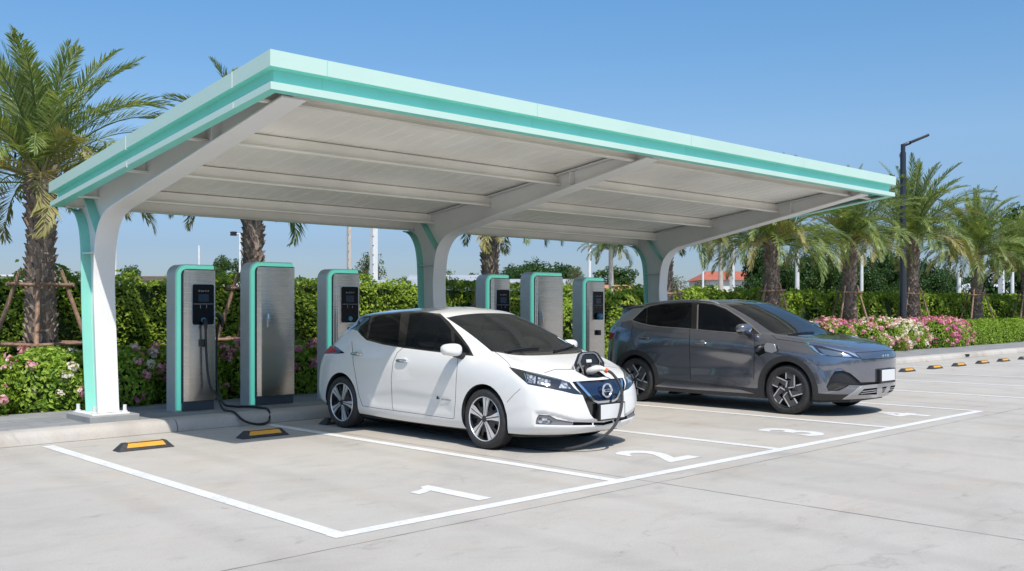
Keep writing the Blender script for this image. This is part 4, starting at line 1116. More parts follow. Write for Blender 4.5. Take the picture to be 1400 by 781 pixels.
def cut(car, bm, poly, mode, tag_id, keep=None, facing=True, over=None):
    """imprint a polygon on the surface; mode 'sight' (photo outline) or 'side' (u,z) or 'front' (x,z)"""
    ln = bm.verts.layers.float_vector['nrm']; lt = bm.faces.layers.int['tag']; camL = Vector(CAM)-car.org
    if mode == 'sight': pr = lambda v: car.px(v)
    elif mode == 'side': pr = lambda v: (v.y, v.z)
    elif mode == 'top': pr = lambda v: (v.x, v.y)
    else: pr = lambda v: (v.x, v.z)
    xs = [p[0] for p in poly]; ys = [p[1] for p in poly]; bb = (min(xs), min(ys), max(xs), max(ys))
    cache = {}
    def pv(v):
        k = v.index if v.index >= 0 else id(v)
        return pr(v.co)
    def ok(f):
        c = f.calc_center_median(); n = f.normal
        if keep and not keep(c, n): return False
        if mode == 'sight' and facing and n.dot(camL-c) <= 0: return False
        q = [pr(v.co) for v in f.verts]
        return not (max(a for a,_ in q) < bb[0] or min(a for a,_ in q) > bb[2] or max(b for _,b in q) < bb[1] or min(b for _,b in q) > bb[3])
    S = set(f for f in bm.faces if ok(f))
    n = len(poly)
    for i in range(n):
        p, q = poly[i], poly[(i+1)%n]
        if abs(p[0]-q[0])+abs(p[1]-q[1]) < 1e-7: continue
        eb = (min(p[0],q[0]), min(p[1],q[1]), max(p[0],q[0]), max(p[1],q[1])); fs = []
        for f in S:
            z = [pr(v.co) for v in f.verts]
            if max(a for a,_ in z) < eb[0] or min(a for a,_ in z) > eb[2] or max(b for _,b in z) < eb[1] or min(b for _,b in z) > eb[3]: continue
            d = [(q[0]-p[0])*(b-p[1])-(q[1]-p[1])*(a-p[0]) for a,b in z]
            if min(d) < -1e-9 and max(d) > 1e-9: fs.append(f)
        if not fs: continue
        if mode == 'sight':
            co = camL; no = sight(p).cross(sight(q))
        elif mode == 'side': co = Vector((0,p[0],p[1])); no = Vector((0,-(q[1]-p[1]),q[0]-p[0]))
        elif mode == 'top': co = Vector((p[0],p[1],0)); no = Vector((-(q[1]-p[1]),q[0]-p[0],0))
        else: co = Vector((p[0],0,p[1])); no = Vector((-(q[1]-p[1]),0,q[0]-p[0]))
        es = set(e for f in fs for e in f.edges); vs = set(v for f in fs for v in f.verts)
        r = bmesh.ops.bisect_plane(bm, geom=fs+list(es)+list(vs), dist=1e-6, plane_co=co, plane_no=no.normalized())
        for g in r['geom']:
            if isinstance(g, bmesh.types.BMFace): S.add(g)
        S = set(f for f in S if f.is_valid)
        for g in r['geom_cut']:
            if isinstance(g, bmesh.types.BMEdge):
                for f in g.link_faces: S.add(f)
    hit = 0
    for f in S:
        if f.is_valid and (over is None or f[lt] in over) and ok(f) and inpoly(pr(f.calc_center_median()), poly): f[lt] = tag_id; hit += 1
    return hit
def extract(name, halves, tags, mats, parent, offs={}, skirt={}):
    """halves: [(bm, sign)]; tags: {tag: material index}"""
    V = []; F = []; MI = []; NR = []
    for bm, sg in halves:
        ln = bm.verts.layers.float_vector['nrm']; lt = bm.faces.layers.int['tag']; mp = {}
        def vid(v, tg):
            d = offs.get(tg, 0); k = (v.index, d)
            if k not in mp:
                mp[k] = len(V); n = v[ln].normalized(); c = v.co+n*d; V.append((c.x*sg, c.y, c.z)); NR.append((n.x*sg, n.y, n.z))
            return mp[k]
        bm.verts.index_update()
        for f in bm.faces:
            tg = f[lt]
            if tg not in tags: continue
            ids = [vid(v, tg) for v in f.verts]
            F.append(tuple(ids) if sg > 0 else tuple(reversed(ids))); MI.append(tags[tg])
            d = offs.get(tg, 0)
            if d:
                for lp in f.loops:
                    e = lp.edge; oth = [g for g in e.link_faces if g is not f]
                    if oth and oth[0][lt] == tg: continue
                    a, b = lp.vert, lp.link_loop_next.vert
                    if abs(a.co.x) < 1e-4 and abs(b.co.x) < 1e-4: continue
                    base = len(V); fn = f.normal; n_ = (b.co-a.co).cross(fn).normalized()*(1 if d > 0 else -1)
                    for v, dd in ((a,0),(b,0),(b,d),(a,d)):
                        c = v.co+v[ln].normalized()*dd; V.append((c.x*sg, c.y, c.z)); NR.append((n_.x*sg, n_.y, n_.z))
                    q = (base, base+1, base+2, base+3); F.append(q if sg > 0 else q[::-1]); MI.append(skirt.get(tg, tags[tg]))
    me = bpy.data.meshes.new(name); me.from_pydata(V, [], F)
    for m_ in mats: me.materials.append(M[m_])
    me.polygons.foreach_set('material_index', MI); me.polygons.foreach_set('use_smooth', [True]*len(F))
    me.normals_split_custom_set_from_vertices(NR); me.update()
    o = bpy.data.objects.new(name, me); C.objects.link(o); o.parent = parent
    return o
def finish(bm):
    for f in bm.faces: f.normal_update()
def zoomed(ox, oy, s): return lambda *a: [(ox+a[i]*s, oy+a[i+1]*s) for i in range(0, len(a), 2)]
def circle(cx, cy, r, n=40): return [(cx+r*math.cos(2*math.pi*i/n), cy+r*math.sin(2*math.pi*i/n)) for i in range(n)]
def arch_fill(t, u, zc, r, xo, sg, name='wheel_well'):
    """dark liner inside a wheel opening"""
    mb = MB(); o = t.location; n = 24
    A = [math.pi*1.14*i/n-math.pi*.07 for i in range(n+1)]; vs = []
    for x in (xo, xo-.36): vs += [(o.x-sg*x, o.y+u+r*math.cos(a), zc+r*math.sin(a)) for a in A]
    k = n+1; mb.add(vs, [(i, i+1, k+i+1, k+i) for i in range(n)])
    mb.add([(o.x-sg*(xo-.36), o.y+u+r*math.cos(a), zc+r*math.sin(a)) for a in A], [tuple(range(k))])
    return mb.build(name, 'dark_gap', t)
def lip(bm, u, zc, r, depth, tag_id):
    """turn the edge of a wheel opening inwards"""
    lt = bm.faces.layers.int['tag']; ln = bm.verts.layers.float_vector['nrm']
    es = [e for e in bm.edges if len(e.link_faces) == 1 and all(abs(math.hypot(v.co.y-u, v.co.z-zc)-r) < .006 for v in e.verts)]
    r_ = bmesh.ops.extrude_edge_only(bm, edges=es)
    nv = [g for g in r_['geom'] if isinstance(g, bmesh.types.BMVert)]
    for v in nv: v.co.x += depth; v[ln] = Vector((-.3, (u-v.co.y)/r, (zc-v.co.z)/r)).normalized()
    for g in r_['geom']:
        if isinstance(g, bmesh.types.BMFace): g[lt] = tag_id
def wheel(t, u, R_, w, xo, sg, style, rot=0., ribs=True):
    """wheel > tyre, rim ...; outer face at distance xo from the car's middle, side sg (+1 near)"""
    o = t.location; cx, cy, cz = o.x-sg*xo, o.y+u, R_
    X = lambda d: -sg*d                                  # d outward
    rr = R_*(.75 if style == 'star' else .725)
    tp = [(rr-.004,-w+.012),(rr+.02,-w),(R_-.03,-w-.004),(R_-.006,-w+.018),(R_,-w+.05)]
    for i in range(4):
        c = -w+.05+(w-.10)*(i+.5)/4; tp += [(R_,c-.014),(R_-.008,c-.010),(R_-.008,c-.004),(R_,c)]
    tp += [(R_,-.05),(R_-.006,-.020),(R_-.028,-.001),(R_-.05,.003),(rr+.030,.003),(rr+.018,-.001),(rr+.006,-.008),(rr-.003,-.014)]
    mb = MB(); mb.lathe([(r, X(h)) for r, h in tp], (cx,cy,cz), 'x', n=56); wh = mb.build('wheel', 'tyre', t, smooth=40, fixn=True)
    mb = MB(); mb.lathe([(rr-.001, X(-.012)),(rr-.006, X(-.006)),(rr-.012, X(-.010)),(rr-.014, X(-.016))], (cx,cy,cz), 'x', n=48, m=0); mb.lathe([(rr-.014, X(-.016)),(rr-.022, X(-.05)),(rr-.03, X(-w+.03))], (cx,cy,cz), 'x', n=48, m=1)
    mb.lathe([(rr-.02, X(-.09)),(.05, X(-.075)),(0, X(-.075))], (cx,cy,cz), 'x', n=40, m=1)
    mb.build('rim', ['alloy_bright' if style == 'star' else 'alloy_dark','dark_gap'], wh, smooth=40, fixn=True)
    mb = MB(); mb.lathe([(0, X(-.068)),(.135, X(-.068)),(.135, X(-.0755))], (cx,cy,cz), 'x', n=32); mb.box(cx+X(-.07)-.02, cy+.085, cz-.05, cx+X(-.07)+.02, cy+.15, cz+.05)
    mb.build('brake_disc', 'grey_plastic', wh, fixn=True)
    def pt(a, tn, rd, d): # wheel plane: rd outward along angle a, tn tangential
        ca, sa = math.cos(a), math.sin(a)
        return (cx+X(d), cy+ca*rd-sa*tn, cz+sa*rd+ca*tn)
    def slab(mb, a, pts, d0, d1, m=0):
        n = len(pts); vs = [pt(a, p[0], p[1], (p[2] if len(p) > 2 else 0)+d1) for p in pts]+[pt(a, p[0], p[1], (p[2] if len(p) > 2 else 0)+d0) for p in pts]
        mb.add(vs, [tuple(range(n)), tuple(range(2*n-1, n-1, -1))]+[(i,n+i,n+(i+1)%n,(i+1)%n) for i in range(n)], m)
    br = MB(); dk = MB()
    k = rr/.222
    for i in range(5):
        a = math.radians(96)+rot+i*2*math.pi/5
        if style == 'star':
            for s in (-1, 1):
                slab(br, a, [(s*.0045,.032,-.012),(s*.017,.036,-.012),(s*.020*k,.10*k,-.012),(s*.047*k,.208*k,-.014),(s*.036*k,.213*k,-.014),(s*.007,.214*k,-.014)], -.02, 0)
            slab(dk, a, [(-.0085,.03,-.016),(.0085,.03,-.016),(.008,.213*k,-.018),(-.008,.213*k,-.018)], -.02, 0)
            a2 = a+math.pi/5
            slab(dk, a2, [(-.024,.045,-.030),(.024,.045,-.030),(.05*k,.12*k,-.045),(.070*k,.198*k,-.05),(.03*k,.206*k,-.05),(.022*k,.13*k,-.045),(-.022*k,.13*k,-.045),(-.03*k,.206*k,-.05),(-.07*k,.198*k,-.05),(-.05*k,.12*k,-.045)], -.012, 0)
        else:
            q = .00121*k; sc_ = lambda L_: [(p[0]*q, p[1]*q, -.012) for p in L_]
            pl_ = [(14,22),(75,40),(63,180),(14,187),(-33,184),(-26,112)]
            def bar(p0, p1, w0):
                A, B_ = Vector(p0), Vector(p1); d = (B_-A).normalized(); nq = Vector((-d.y, d.x))*w0/2
                slab(br, a, sc_([A+nq-d*3, B_+nq+d*3, B_-nq+d*3, A-nq-d*3]), -.016, 0)
            for p0, p1 in zip(pl_[:-1], pl_[1:]): bar(p0, p1, 10.5)
            slab(dk, a, [(x_*q, y_*q, -.017) for x_, y_ in [(20,30),(70,46),(60,177),(14,183),(-29,180),(-22,118),(30,112)]], -.02, 0, 0)
    lathe_hub = MB(); lathe_hub.lathe([(0, X(-.002)),(.022, X(-.002)),(.030, X(-.008)),(.042, X(-.016)),(.05, X(-.06))], (cx,cy,cz), 'x', n=24)
    lathe_hub.build('hub_cap', 'alloy_dark', wh, fixn=True)
    for i in range(5):
        a = math.radians(96)+math.pi/5+rot+i*2*math.pi/5; c = pt(a, 0, .056, -.05); e = pt(a, 0, .056, -.02)
        dk.tube([c, e], .008, n=8)
    br.build('spokes', 'alloy_bright', wh, smooth=20, fixn=True); dk.build('spoke_inlays', 'alloy_dark' if style == 'star' else 'alloy_inlay', wh, smooth=20, fixn=True)
    return wh

def rows(*R_): return [list(r) for r in R_]
# ================================================================== white hatchback
O1 = (8.32, 7.049, 0)
W_R = [
 [(.06,0,.205),(.07,.3,.205),(.16,.56,.205),(.33,.755,.205),(.56,.835,.205),(.96,.845,.20),(1.42,.83,.19),(1.9,.825,.185),(2.4,.825,.187),(2.85,.83,.195),(3.22,.835,.21),(3.66,.845,.22),(4.05,.81,.26),(4.26,.70,.28),(4.34,.52,.29),(4.37,.28,.29),(4.38,0,.29)],
 [(-.02,0,.285),(.0,.3,.285),(.07,.60,.285),(.24,.81,.285),(.53,.872,.28),(.96,.888,.29),(1.42,.868,.27),(1.9,.862,.262),(2.4,.862,.262),(2.85,.866,.27),(3.22,.884,.29),(3.66,.89,.31),(4.07,.865,.34),(4.33,.765,.36),(4.38,.54,.37),(4.41,.28,.37),(4.42,0,.37)],
 [(-.045,0,.45),(-.02,.3,.45),(.05,.62,.45),(.215,.825,.45),(.52,.882,.45),(.96,.896,.47),(1.42,.882,.45),(1.9,.872,.44),(2.4,.872,.44),(2.85,.877,.45),(3.22,.894,.46),(3.66,.897,.48),(4.08,.868,.5),(4.35,.77,.52),(4.39,.54,.53),(4.42,.28,.53),(4.43,0,.53)],
 [(-.035,0,.62),(-.012,.3,.62),(.065,.615,.63),(.235,.815,.64),(.53,.876,.65),(.96,.893,.67),(1.40,.888,.66),(1.9,.886,.66),(2.4,.887,.66),(2.85,.89,.67),(3.22,.896,.69),(3.66,.893,.71),(4.07,.862,.72),(4.34,.76,.73),(4.38,.54,.74),(4.40,.28,.74),(4.41,0,.74)],
 [(.02,0,.745),(.04,.3,.75),(.125,.60,.765),(.295,.785,.79),(.55,.85,.83),(.96,.875,.86),(1.40,.882,.87),(1.9,.886,.87),(2.4,.887,.88),(2.85,.886,.89),(3.22,.885,.91),(3.66,.872,.93),(4.05,.83,.93),(4.28,.73,.93),(4.32,.53,.93),(4.34,.28,.93),(4.35,0,.93)],
 [(.14,0,.815),(.16,.28,.82),(.26,.53,.845),(.42,.69,.885),(.62,.775,.95),(.98,.81,.99),(1.40,.838,1.0),(1.9,.848,1.015),(2.4,.852,1.03),(2.85,.847,1.06),(3.22,.83,1.11),(3.60,.80,1.14),(3.95,.745,1.09),(4.15,.67,1.05),(4.22,.51,1.04),(4.25,.28,1.04),(4.26,0,1.04)],
 [(.48,0,.955),(.49,.24,.957),(.56,.46,.965),(.68,.60,.985),(.82,.685,1.025),(1.06,.755,1.05),(1.40,.805,1.06),(1.9,.818,1.08),(2.4,.823,1.10),(2.85,.816,1.13),(3.22,.79,1.19),(3.58,.755,1.24),(3.88,.70,1.19),(4.06,.63,1.14),(4.13,.49,1.13),(4.16,.27,1.13),(4.17,0,1.13)],
 [(.88,0,1.075),(.88,.22,1.075),(.90,.43,1.075),(.95,.57,1.08),(1.02,.655,1.088),(1.14,.725,1.105),(1.45,.775,1.14),(1.9,.787,1.17),(2.4,.792,1.19),(2.85,.782,1.21),(3.2,.755,1.26),(3.5,.715,1.30),(3.78,.66,1.28),(3.94,.59,1.25),(4.02,.45,1.24),(4.05,.25,1.24),(4.06,0,1.24)],
 [(1.36,0,1.305),(1.36,.21,1.303),(1.38,.42,1.295),(1.41,.55,1.29),(1.46,.625,1.285),(1.54,.675,1.29),(1.72,.708,1.305),(2.0,.723,1.325),(2.42,.728,1.335),(2.82,.718,1.34),(3.15,.692,1.355),(3.44,.66,1.365),(3.68,.61,1.355),(3.82,.55,1.345),(3.89,.42,1.34),(3.92,.24,1.34),(3.93,0,1.34)],
 [(1.84,0,1.487),(1.84,.2,1.484),(1.85,.39,1.472),(1.87,.51,1.457),(1.90,.58,1.442),(1.94,.615,1.437),(2.05,.64,1.447),(2.22,.652,1.462),(2.48,.657,1.467),(2.8,.652,1.462),(3.08,.63,1.452),(3.35,.605,1.443),(3.58,.57,1.433),(3.75,.52,1.43),(3.86,.41,1.435),(3.92,.23,1.44),(3.94,0,1.44)],
 [(2.02,0,1.532),(2.02,.18,1.529),(2.03,.34,1.517),(2.05,.45,1.507),(2.08,.51,1.497),(2.12,.54,1.492),(2.22,.55,1.50),(2.36,.555,1.507),(2.56,.555,1.512),(2.82,.55,1.507),(3.06,.53,1.497),(3.3,.51,1.487),(3.5,.48,1.477),(3.64,.43,1.47),(3.76,.34,1.47),(3.82,.19,1.472),(3.84,0,1.472)],
 [(2.18,0,1.552),(2.18,.12,1.55),(2.19,.22,1.546),(2.21,.28,1.542),(2.24,.31,1.54),(2.28,.325,1.537),(2.36,.33,1.54),(2.46,.33,1.545),(2.62,.33,1.548),(2.82,.325,1.542),(3.02,.31,1.532),(3.2,.30,1.525),(3.36,.28,1.517),(3.46,.25,1.51),(3.54,.2,1.507),(3.58,.11,1.505),(3.6,0,1.505)],
 [(2.3,0,1.562),(2.3,0,1.562),(2.31,0,1.562),(2.33,0,1.562),(2.36,0,1.562),(2.4,0,1.562),(2.46,0,1.562),(2.54,0,1.562),(2.66,0,1.56),(2.82,0,1.555),(2.98,0,1.547),(3.1,0,1.54),(3.2,0,1.533),(3.28,0,1.528),(3.34,0,1.523),(3.38,0,1.52),(3.4,0,1.52)],
]
z4 = zoomed(410, 390, .32); z5 = zoomed(640, 390, .3202); zz = zoomed(640, 470, .1857); zs = zoomed(560, 400, .2)
near_side = lambda c, n: c.x < 0
def make_white():
    car = Car(O1, W_R, sub=9, fit=2)
    car.dent(zz(488,505, 560,500, 660,520, 800,560, 1010,562, 1010,606, 620,606, 480,604), -.022, 2.6)
    car.dent(zz(200,560, 470,480, 480,330, 330,190, 150,300), .006, 9)
    car.dent(z4(280,455, 420,440, 640,480, 660,560, 520,548, 300,520), -.007, 9)
    car.renormal(); t = thing('white_hatchback', 'white five door electric hatchback with raised charge flap on its nose, plugged in', 'car', O1)
    bm = car.half(); lt = bm.faces.layers.int['tag']; ls = bm.verts.layers.float_vector['st']
    TAGS = dict(body=0, windshield=1, black=2, glass=3, front_door=4, rear_door=5, hood=6, headlight=7, lens=8, gap=9, pane_a=31, pane_b=32, pane_c=33, pane_d=34, tail=10, grille=11, chrome=12, mask=13, fog=14, foglens=15, intake=16, port=17, hole=18, tail_black=19, lip=20, indicator=21, sill=22)
    for f in bm.faces:
        s, tt = (sum((v[ls] for v in f.verts), Vector())/len(f.verts)).to_2d()
        if s < 4.72 and 6.78 < tt < 9.0: f[lt] = 1
        elif s < 4.72 and 6.56 < tt <= 6.78: f[lt] = 2
        elif 12.4 < s and 7.0 < tt < 9.0: f[lt] = 3
    def poly(nm, pts, **k): cut(car, bm, pts, 'sight', TAGS[nm], **k)
    side = lambda c, n: n.x < -.25
    # doors, then glass over them
    fd = z4(440,270, 415,290, 398,330, 390,400, 395,520, 400,535, 520,552, 640,570, 658,570, 664,500, 668,400, 676,298, 560,283)
    rd = z4(440,268, 415,290, 398,330, 390,400, 395,520, 400,535, 330,526, 268,516, 252,470, 243,420, 228,330, 222,240, 250,196, 285,235, 360,255)
    poly('front_door', fd, keep=side); poly('rear_door', rd, keep=side)
    gp = z4(247,196, 245,133, 300,121, 380,114, 440,110.5, 520,109.5, 570,113, 602,123, 640,158, 690,218, 722,262, 743,303, 680,297, 560,283, 440,268, 360,255, 285,235, 262,215)
    poly('black', gp, keep=side)
    poly('black', z4(247,196, 225,188, 200,195, 165,218, 120,256, 108,246, 150,170, 200,118, 245,112, 300,108, 300,124, 245,140), keep=side)
    poly('pane_a', z4(292,228, 310,140, 345,128, 432,120, 418,256, 360,246), keep=side)
    poly('pane_b', z4(450,260, 470,122, 520,117, 565,121, 598,133, 645,190, 652,285, 560,275), keep=side)
    poly('pane_c', z4(660,202, 690,235, 730,293, 662,288), keep=side)
    poly('pane_d', z4(262,205, 255,195, 268,168, 298,146, 282,225), keep=side)
    gw = .6
    for ln_ in (z4(440,268, 415,290, 398,330, 390,400, 395,520, 400,535), z4(268,516, 330,526, 400,535, 520,552, 640,570, 658,570), z4(658,570, 664,500, 668,400, 676,298)):
        poly('gap', outline(ln_, gw), keep=side)
    poly('gap', outline(z4(268,516, 252,470, 243,420, 228,330, 222,240), .55), keep=side)
    # bonnet
    poly('hood', zz(145,22, 230,85, 290,135, 312,168, 330,176, 430,206, 560,218, 640,190, 780,190, 1100,180, 1400,-60, 900,-60, 300,-5), keep=lambda c, n: n.z > .3, over=(0,))
    for ln_ in (zz(140,18, 230,85, 290,135, 314,170), zz(560,216, 640,189, 780,189)): poly('gap', outline(ln_, .7))
    poly('gap', outline(zz(385,332, 340,372, 285,432), .6))
    # lamps
    hl = zz(298,170, 420,199, 560,231, 680,261, 748,284, 780,325, 845,378, 780,372, 700,352, 600,331, 500,312, 440,300, 385,252, 330,205)
    poly('headlight', hl)
    poly('lens', zz(424,222, 498,241, 494,297, 447,288)); poly('lens', zz(514,248, 608,271, 602,308, 510,299)); poly('chrome', outline(zz(424,208, 560,241, 690,272, 742,290), .7)); poly('chrome', outline(zz(412,215, 440,296), .55))
    poly('indicator', zz(690,276, 722,286, 756,332, 668,326))
    poly('tail_black', z4(60,240, 130,244, 192,290, 165,293, 130,294, 60,296), keep=side)
    poly('tail', z4(60,250, 97,250, 130,256, 163,284, 130,289, 97,288, 60,288), keep=side)
    # nose: mask, chrome V, blue panel
    poly('mask', zz(765,280, 800,330, 842,378, 900,520, 925,552, 965,562, 1150,560, 1150,255))
    poly('grille', zz(812,290, 905,291, 1150,272, 1150,410, 955,424))
    poly('chrome', outline(zz(800,284, 862,350, 928,421, 955,432, 1160,413), 3.0))
    poly('fog', zz(520,522, 600,528, 650,556, 768,576, 772,602, 620,600, 496,594, 504,550))
    poly('foglens', zz(510,543, 580,548, 622,568, 604,590, 502,588))
    poly('intake', zz(770,577, 912,580, 914,600, 772,602)); poly('intake', zz(924,580, 1130,578, 1130,602, 924,600))
    poly('port', zz(770,190, 885,252, 1100,250, 1100,165, 900,172), keep=lambda c, n: abs(c.x) < .26)
    # sill crease shade line
    # wheel openings
    for (u, r, cz) in ((.96, .372, .345), (3.66, .368, .345)):
        cut(car, bm, circle(u, cz, r), 'side', TAGS['hole'], keep=lambda c, n: n.x < -.2)
    bmesh.ops.delete(bm, geom=[f for f in bm.faces if f[lt] == TAGS['hole']], context='FACES')
    for (u, r, cz) in ((.96, .372, .345), (3.66, .368, .345)): lip(bm, u, cz, r, .05, TAGS['lip'])
    finish(bm); H = [(bm, 1), (bm, -1)]
    body = extract('body', H, {0:0, 2:1, 9:2, 19:1, 20:2}, ['car_white','black_gloss','dark_gap'], t, offs={9:-.003})
    extract('hood', H, {6:0}, ['car_white'], t)
    for sg in (1, -1):
        h = [(bm, sg)]
        a = extract('door', h, {4:0}, ['car_white'], t); b = extract('door', h, {5:0}, ['car_white'], t)
        for d, hp in ((a, (2.39, .915)), (b, (3.32, .965))):
            mb = MB(); o = t.location
            mb.ball((o.x-sg*.896, o.y+hp[0], hp[1]), (.022,.115,.022), 12, 8, p=.7); mb.build('handle', 'chrome', d)
            mb = MB(); mb.ball((o.x-sg*.875, o.y+hp[0]-.03, hp[1]), (.012,.055,.042), 12, 8); mb.build('handle_recess', 'white_plastic', d)
        hd = extract('headlight', h, {7:0}, ['lamp_dark'], t)
        extract('lamp_lens', h, {8:0}, ['lamp_detail'], hd, offs={8:.001}); extract('indicator', h, {21:0}, ['lamp_detail'], hd)
        extract('tail_light', h, {10:0}, ['tail_red'], t, offs={10:.006})
        fg = extract('fog_lamp', h, {14:0}, ['grey_plastic'], t, offs={14:-.008}); extract('fog_lens', h, {15:0}, ['lamp_detail'], fg, offs={15:-.006})
        extract('side_window', h, {31:0}, ['glass_tint'], t, offs={31:-.002})
        extract('side_window', h, {32:0}, ['glass_tint'], t, offs={32:-.002})
        extract('side_window', h, {33:0}, ['glass_tint'], t, offs={33:-.002})
        extract('side_window', h, {34:0}, ['glass_tint'], t, offs={34:-.002})
    extract('rear_window', H, {3:0}, ['glass_tint'], t, offs={3:-.002})
    extract('windshield', H, {1:0}, ['glass_wind'], t, offs={1:-.002})
    extract('grille', H, {13:0, 11:1}, ['black_gloss','navy_gloss'], t, offs={13:-.010, 11:.002}, skirt={13:0})
    extract('chrome_trim', H, {12:0}, ['chrome'], t, offs={12:.006})
    extract('air_intake', H, {16:0}, ['dark_gap'], t, offs={16:-.03})
    extract('port_well', H, {17:0}, ['black_plastic'], t, offs={17:-.035})
    bm.free()
    o = t.location; P = lambda v, u, z: (o.x+v, o.y+u, z)
    # sticker and sensor behind the windscreen glass
    def sticker(nm, sc_, rg, wd, hg, mat, lift):
        c0, c1, c2 = [car.at(a_, b_, lift) for a_, b_ in ((sc_, rg), (sc_-wd, rg), (sc_, rg+hg))]
        q_ = [c0, c1, c1+(c2-c0), c2]; q_ = [Vector((2*o.x-p.x, p.y, p.z)) for p in q_]
        m_ = MB(); m_.add(q_, [(0,1,2,3)]); m_.build(nm, mat, t)
    o = t.location
    sticker('windscreen_sticker', 3.1, 7.22, .35, .22, 'sticker_blue', .003)
    sticker('windscreen_sticker', 3.1, 7.47, .35, .10, 'plate_white', .003)
    mb = MB(); c_ = car.at(0, 8.7, -.03); mb.ball(tuple(c_), (.05,.03,.02), 10, 6); mb.build('sensor', 'grey_plastic', t)
    # underbody and inner floor
    mb = MB(); mb.prism([(o.x+a, o.y+b) for a,b in [(-.80,.5),(-.5,.22),(.5,.22),(.80,.5),(.80,4.0),(.5,4.2),(-.5,4.2),(-.80,4.0)]], 'z', .17, .24); mb.build('underbody', 'black_plastic', t)
    for sg in (1, -1):
        for u in (.96, 3.66): arch_fill(t, u, .345, .374, .86, sg)
        wheel(t, .96, .332, .21, .890, sg, 'star', .02); wheel(t, 3.66, .332, .21, .890, sg, 'star', .3)
        # door mirror
        mb = MB(); mb.ball(P(-sg*.985, 1.37, 1.075), (.125,.075,.075), 20, 12, p=.72)
        for i, (x, y, z) in enumerate(mb.v):
            f = (abs(x-o.x)-.86)/.25; mb.v[i] = (x, y+.03*f+.0, 1.075+(z-1.075)*(1.0-.22*max(0,f)**2)+.012*f)
        mr = mb.build('wing_mirror', 'car_white', t, smooth=60)
        mb = MB(); mb.ball(P(-sg*.985, 1.43, 1.075), (.105,.03,.058), 16, 10, p=.7); mb.build('mirror_glass', 'black_gloss', mr)
        mb = MB(); mb.tube([P(-sg*.80,1.36,1.0), P(-sg*.87,1.37,1.01), P(-sg*.95,1.38,1.03)], [.05,.036,.03], n=10); mb.build('mirror_foot', 'black_plastic', mr)
        wp = [car.at(c_, r_, .012) for c_, r_ in (((3.6,6.72),(2.6,6.9),(1.4,7.0),(.4,7.03)) if sg > 0 else ((.2,6.75),(1.2,6.9),(2.4,6.98),(3.3,7.0)))]
        if sg < 0: wp = [Vector((2*o.x-p.x, p.y, p.z)) for p in wp]
        mb = MB(); mb.tube(smooth3(wp, 4), .010, n=6); mb.build('wiper', 'black_plastic', t)
    # plate
    mb = MB(); mb.box(*P(-.16,-.085,.335), *P(.275,-.05,.52)); fr = mb.build('plate_frame', 'black_plastic', t, bevel=.004)
    mb = MB(); mb.box(*P(-.142,-.091,.35), *P(.257,-.0852,.507)); mb.build('number_plate', 'plate_white', fr, bevel=.003)
    mb = MB(); mb.box(*P(-.15,-.06,.36), *P(.26,.03,.45)); mb.build('plate_mount', 'black_plastic', t, bevel=.01)
    # round badge: ring and bar
    mb = MB(); mb.lathe([(.058,-.055),(.066,-.064),(.078,-.064),(.084,-.055)], P(0,.0,.655), 'y', n=36); bd = mb.build('badge', 'chrome', t, fixn=True)
    mb = MB(); mb.box(*P(-.088,-.066,.638), *P(.088,-.052,.672)); mb.build('badge_bar', 'chrome', bd, bevel=.004)
    text_mesh('badge_lettering', 'NISSAN', .030, 'black_plastic', bd, .0005, matrix=Matrix.Translation(P(0,-.0668,.655)) @ Matrix.Rotation(R(90), 4, 'X'), bold=.0012)
    # charge flap standing open, with hinge arms and warning label
    fl = MB(); sh = [(-.215,0),(-.235,.07),(-.16,.185),(-.10,.21),(.10,.21),(.16,.185),(.235,.07),(.215,0)]
    def flap(pt, d): return P(pt[0]*1.1+.055, .235+pt[1]*.16+d*.95, .862+pt[1]*.96-d*.2)
    n = len(sh); fl.add([flap(p,0) for p in sh]+[flap(p,.022) for p in sh], [tuple(range(n))], 0)
    fl.add([flap(p,.022) for p in sh], [tuple(range(n-1,-1,-1))], 1)
    fl.add([flap(p,0) for p in sh]+[flap(p,.022) for p in sh], [(i,n+i,n+(i+1)%n,(i+1)%n) for i in range(n)], 1)
    f_ = fl.build('charge_flap', ['black_plastic','car_white'], t, fixn=False)
    mb = MB(); k = [(x*.8, .03+y*.8) for x, y in sh]; kk = [(x*.62, .055+y*.62) for x, y in sh]
    mb.add([flap(p,-.004) for p in k]+[flap(p,-.012) for p in kk], [(i,(i+1)%n,n+(i+1)%n,n+i) for i in range(n)]); mb.build('flap_rib', 'grey_plastic', f_)
    mb = MB(); mb.add([flap(p,-.008) for p in [(-.05,.085),(.03,.085),(.03,.12),(-.05,.12)]], [(0,1,2,3)]); mb.build('warning_label', 'plate_white', f_)
    mb = MB(); mb.lathe([(.0,-.02),(.05,-.02),(.055,-.028),(.065,-.028),(.065,0.)], P(0,.235,.865), 'y', n=24); mb.build('charge_socket', 'black_plastic', t)
    mb = MB(); mb.lathe([(.03,-.02),(.045,-.028),(.05,0.)], P(-.13,.235,.862), 'y', n=20); mb.build('charge_socket', 'grey_plastic', t)
    for s in (-.19, .19):
        mb = MB(); mb.tube([P(s+.05,.16,.82), P(s*.98+.05,.19,.88), P(s*.95+.05,.245,.94)], .010, n=8); mb.build('flap_arm', 'black_plastic', t)
    # parking sensors and door emblem
    for (v, u, z) in ((-.60,.085,.56),(-.80,.30,.585)):
        pass
    tx = Matrix.Translation(P(-.880,1.52,.50)) @ Matrix.Rotation(R(-90), 4, 'Z') @ Matrix.Rotation(R(90), 4, 'X')
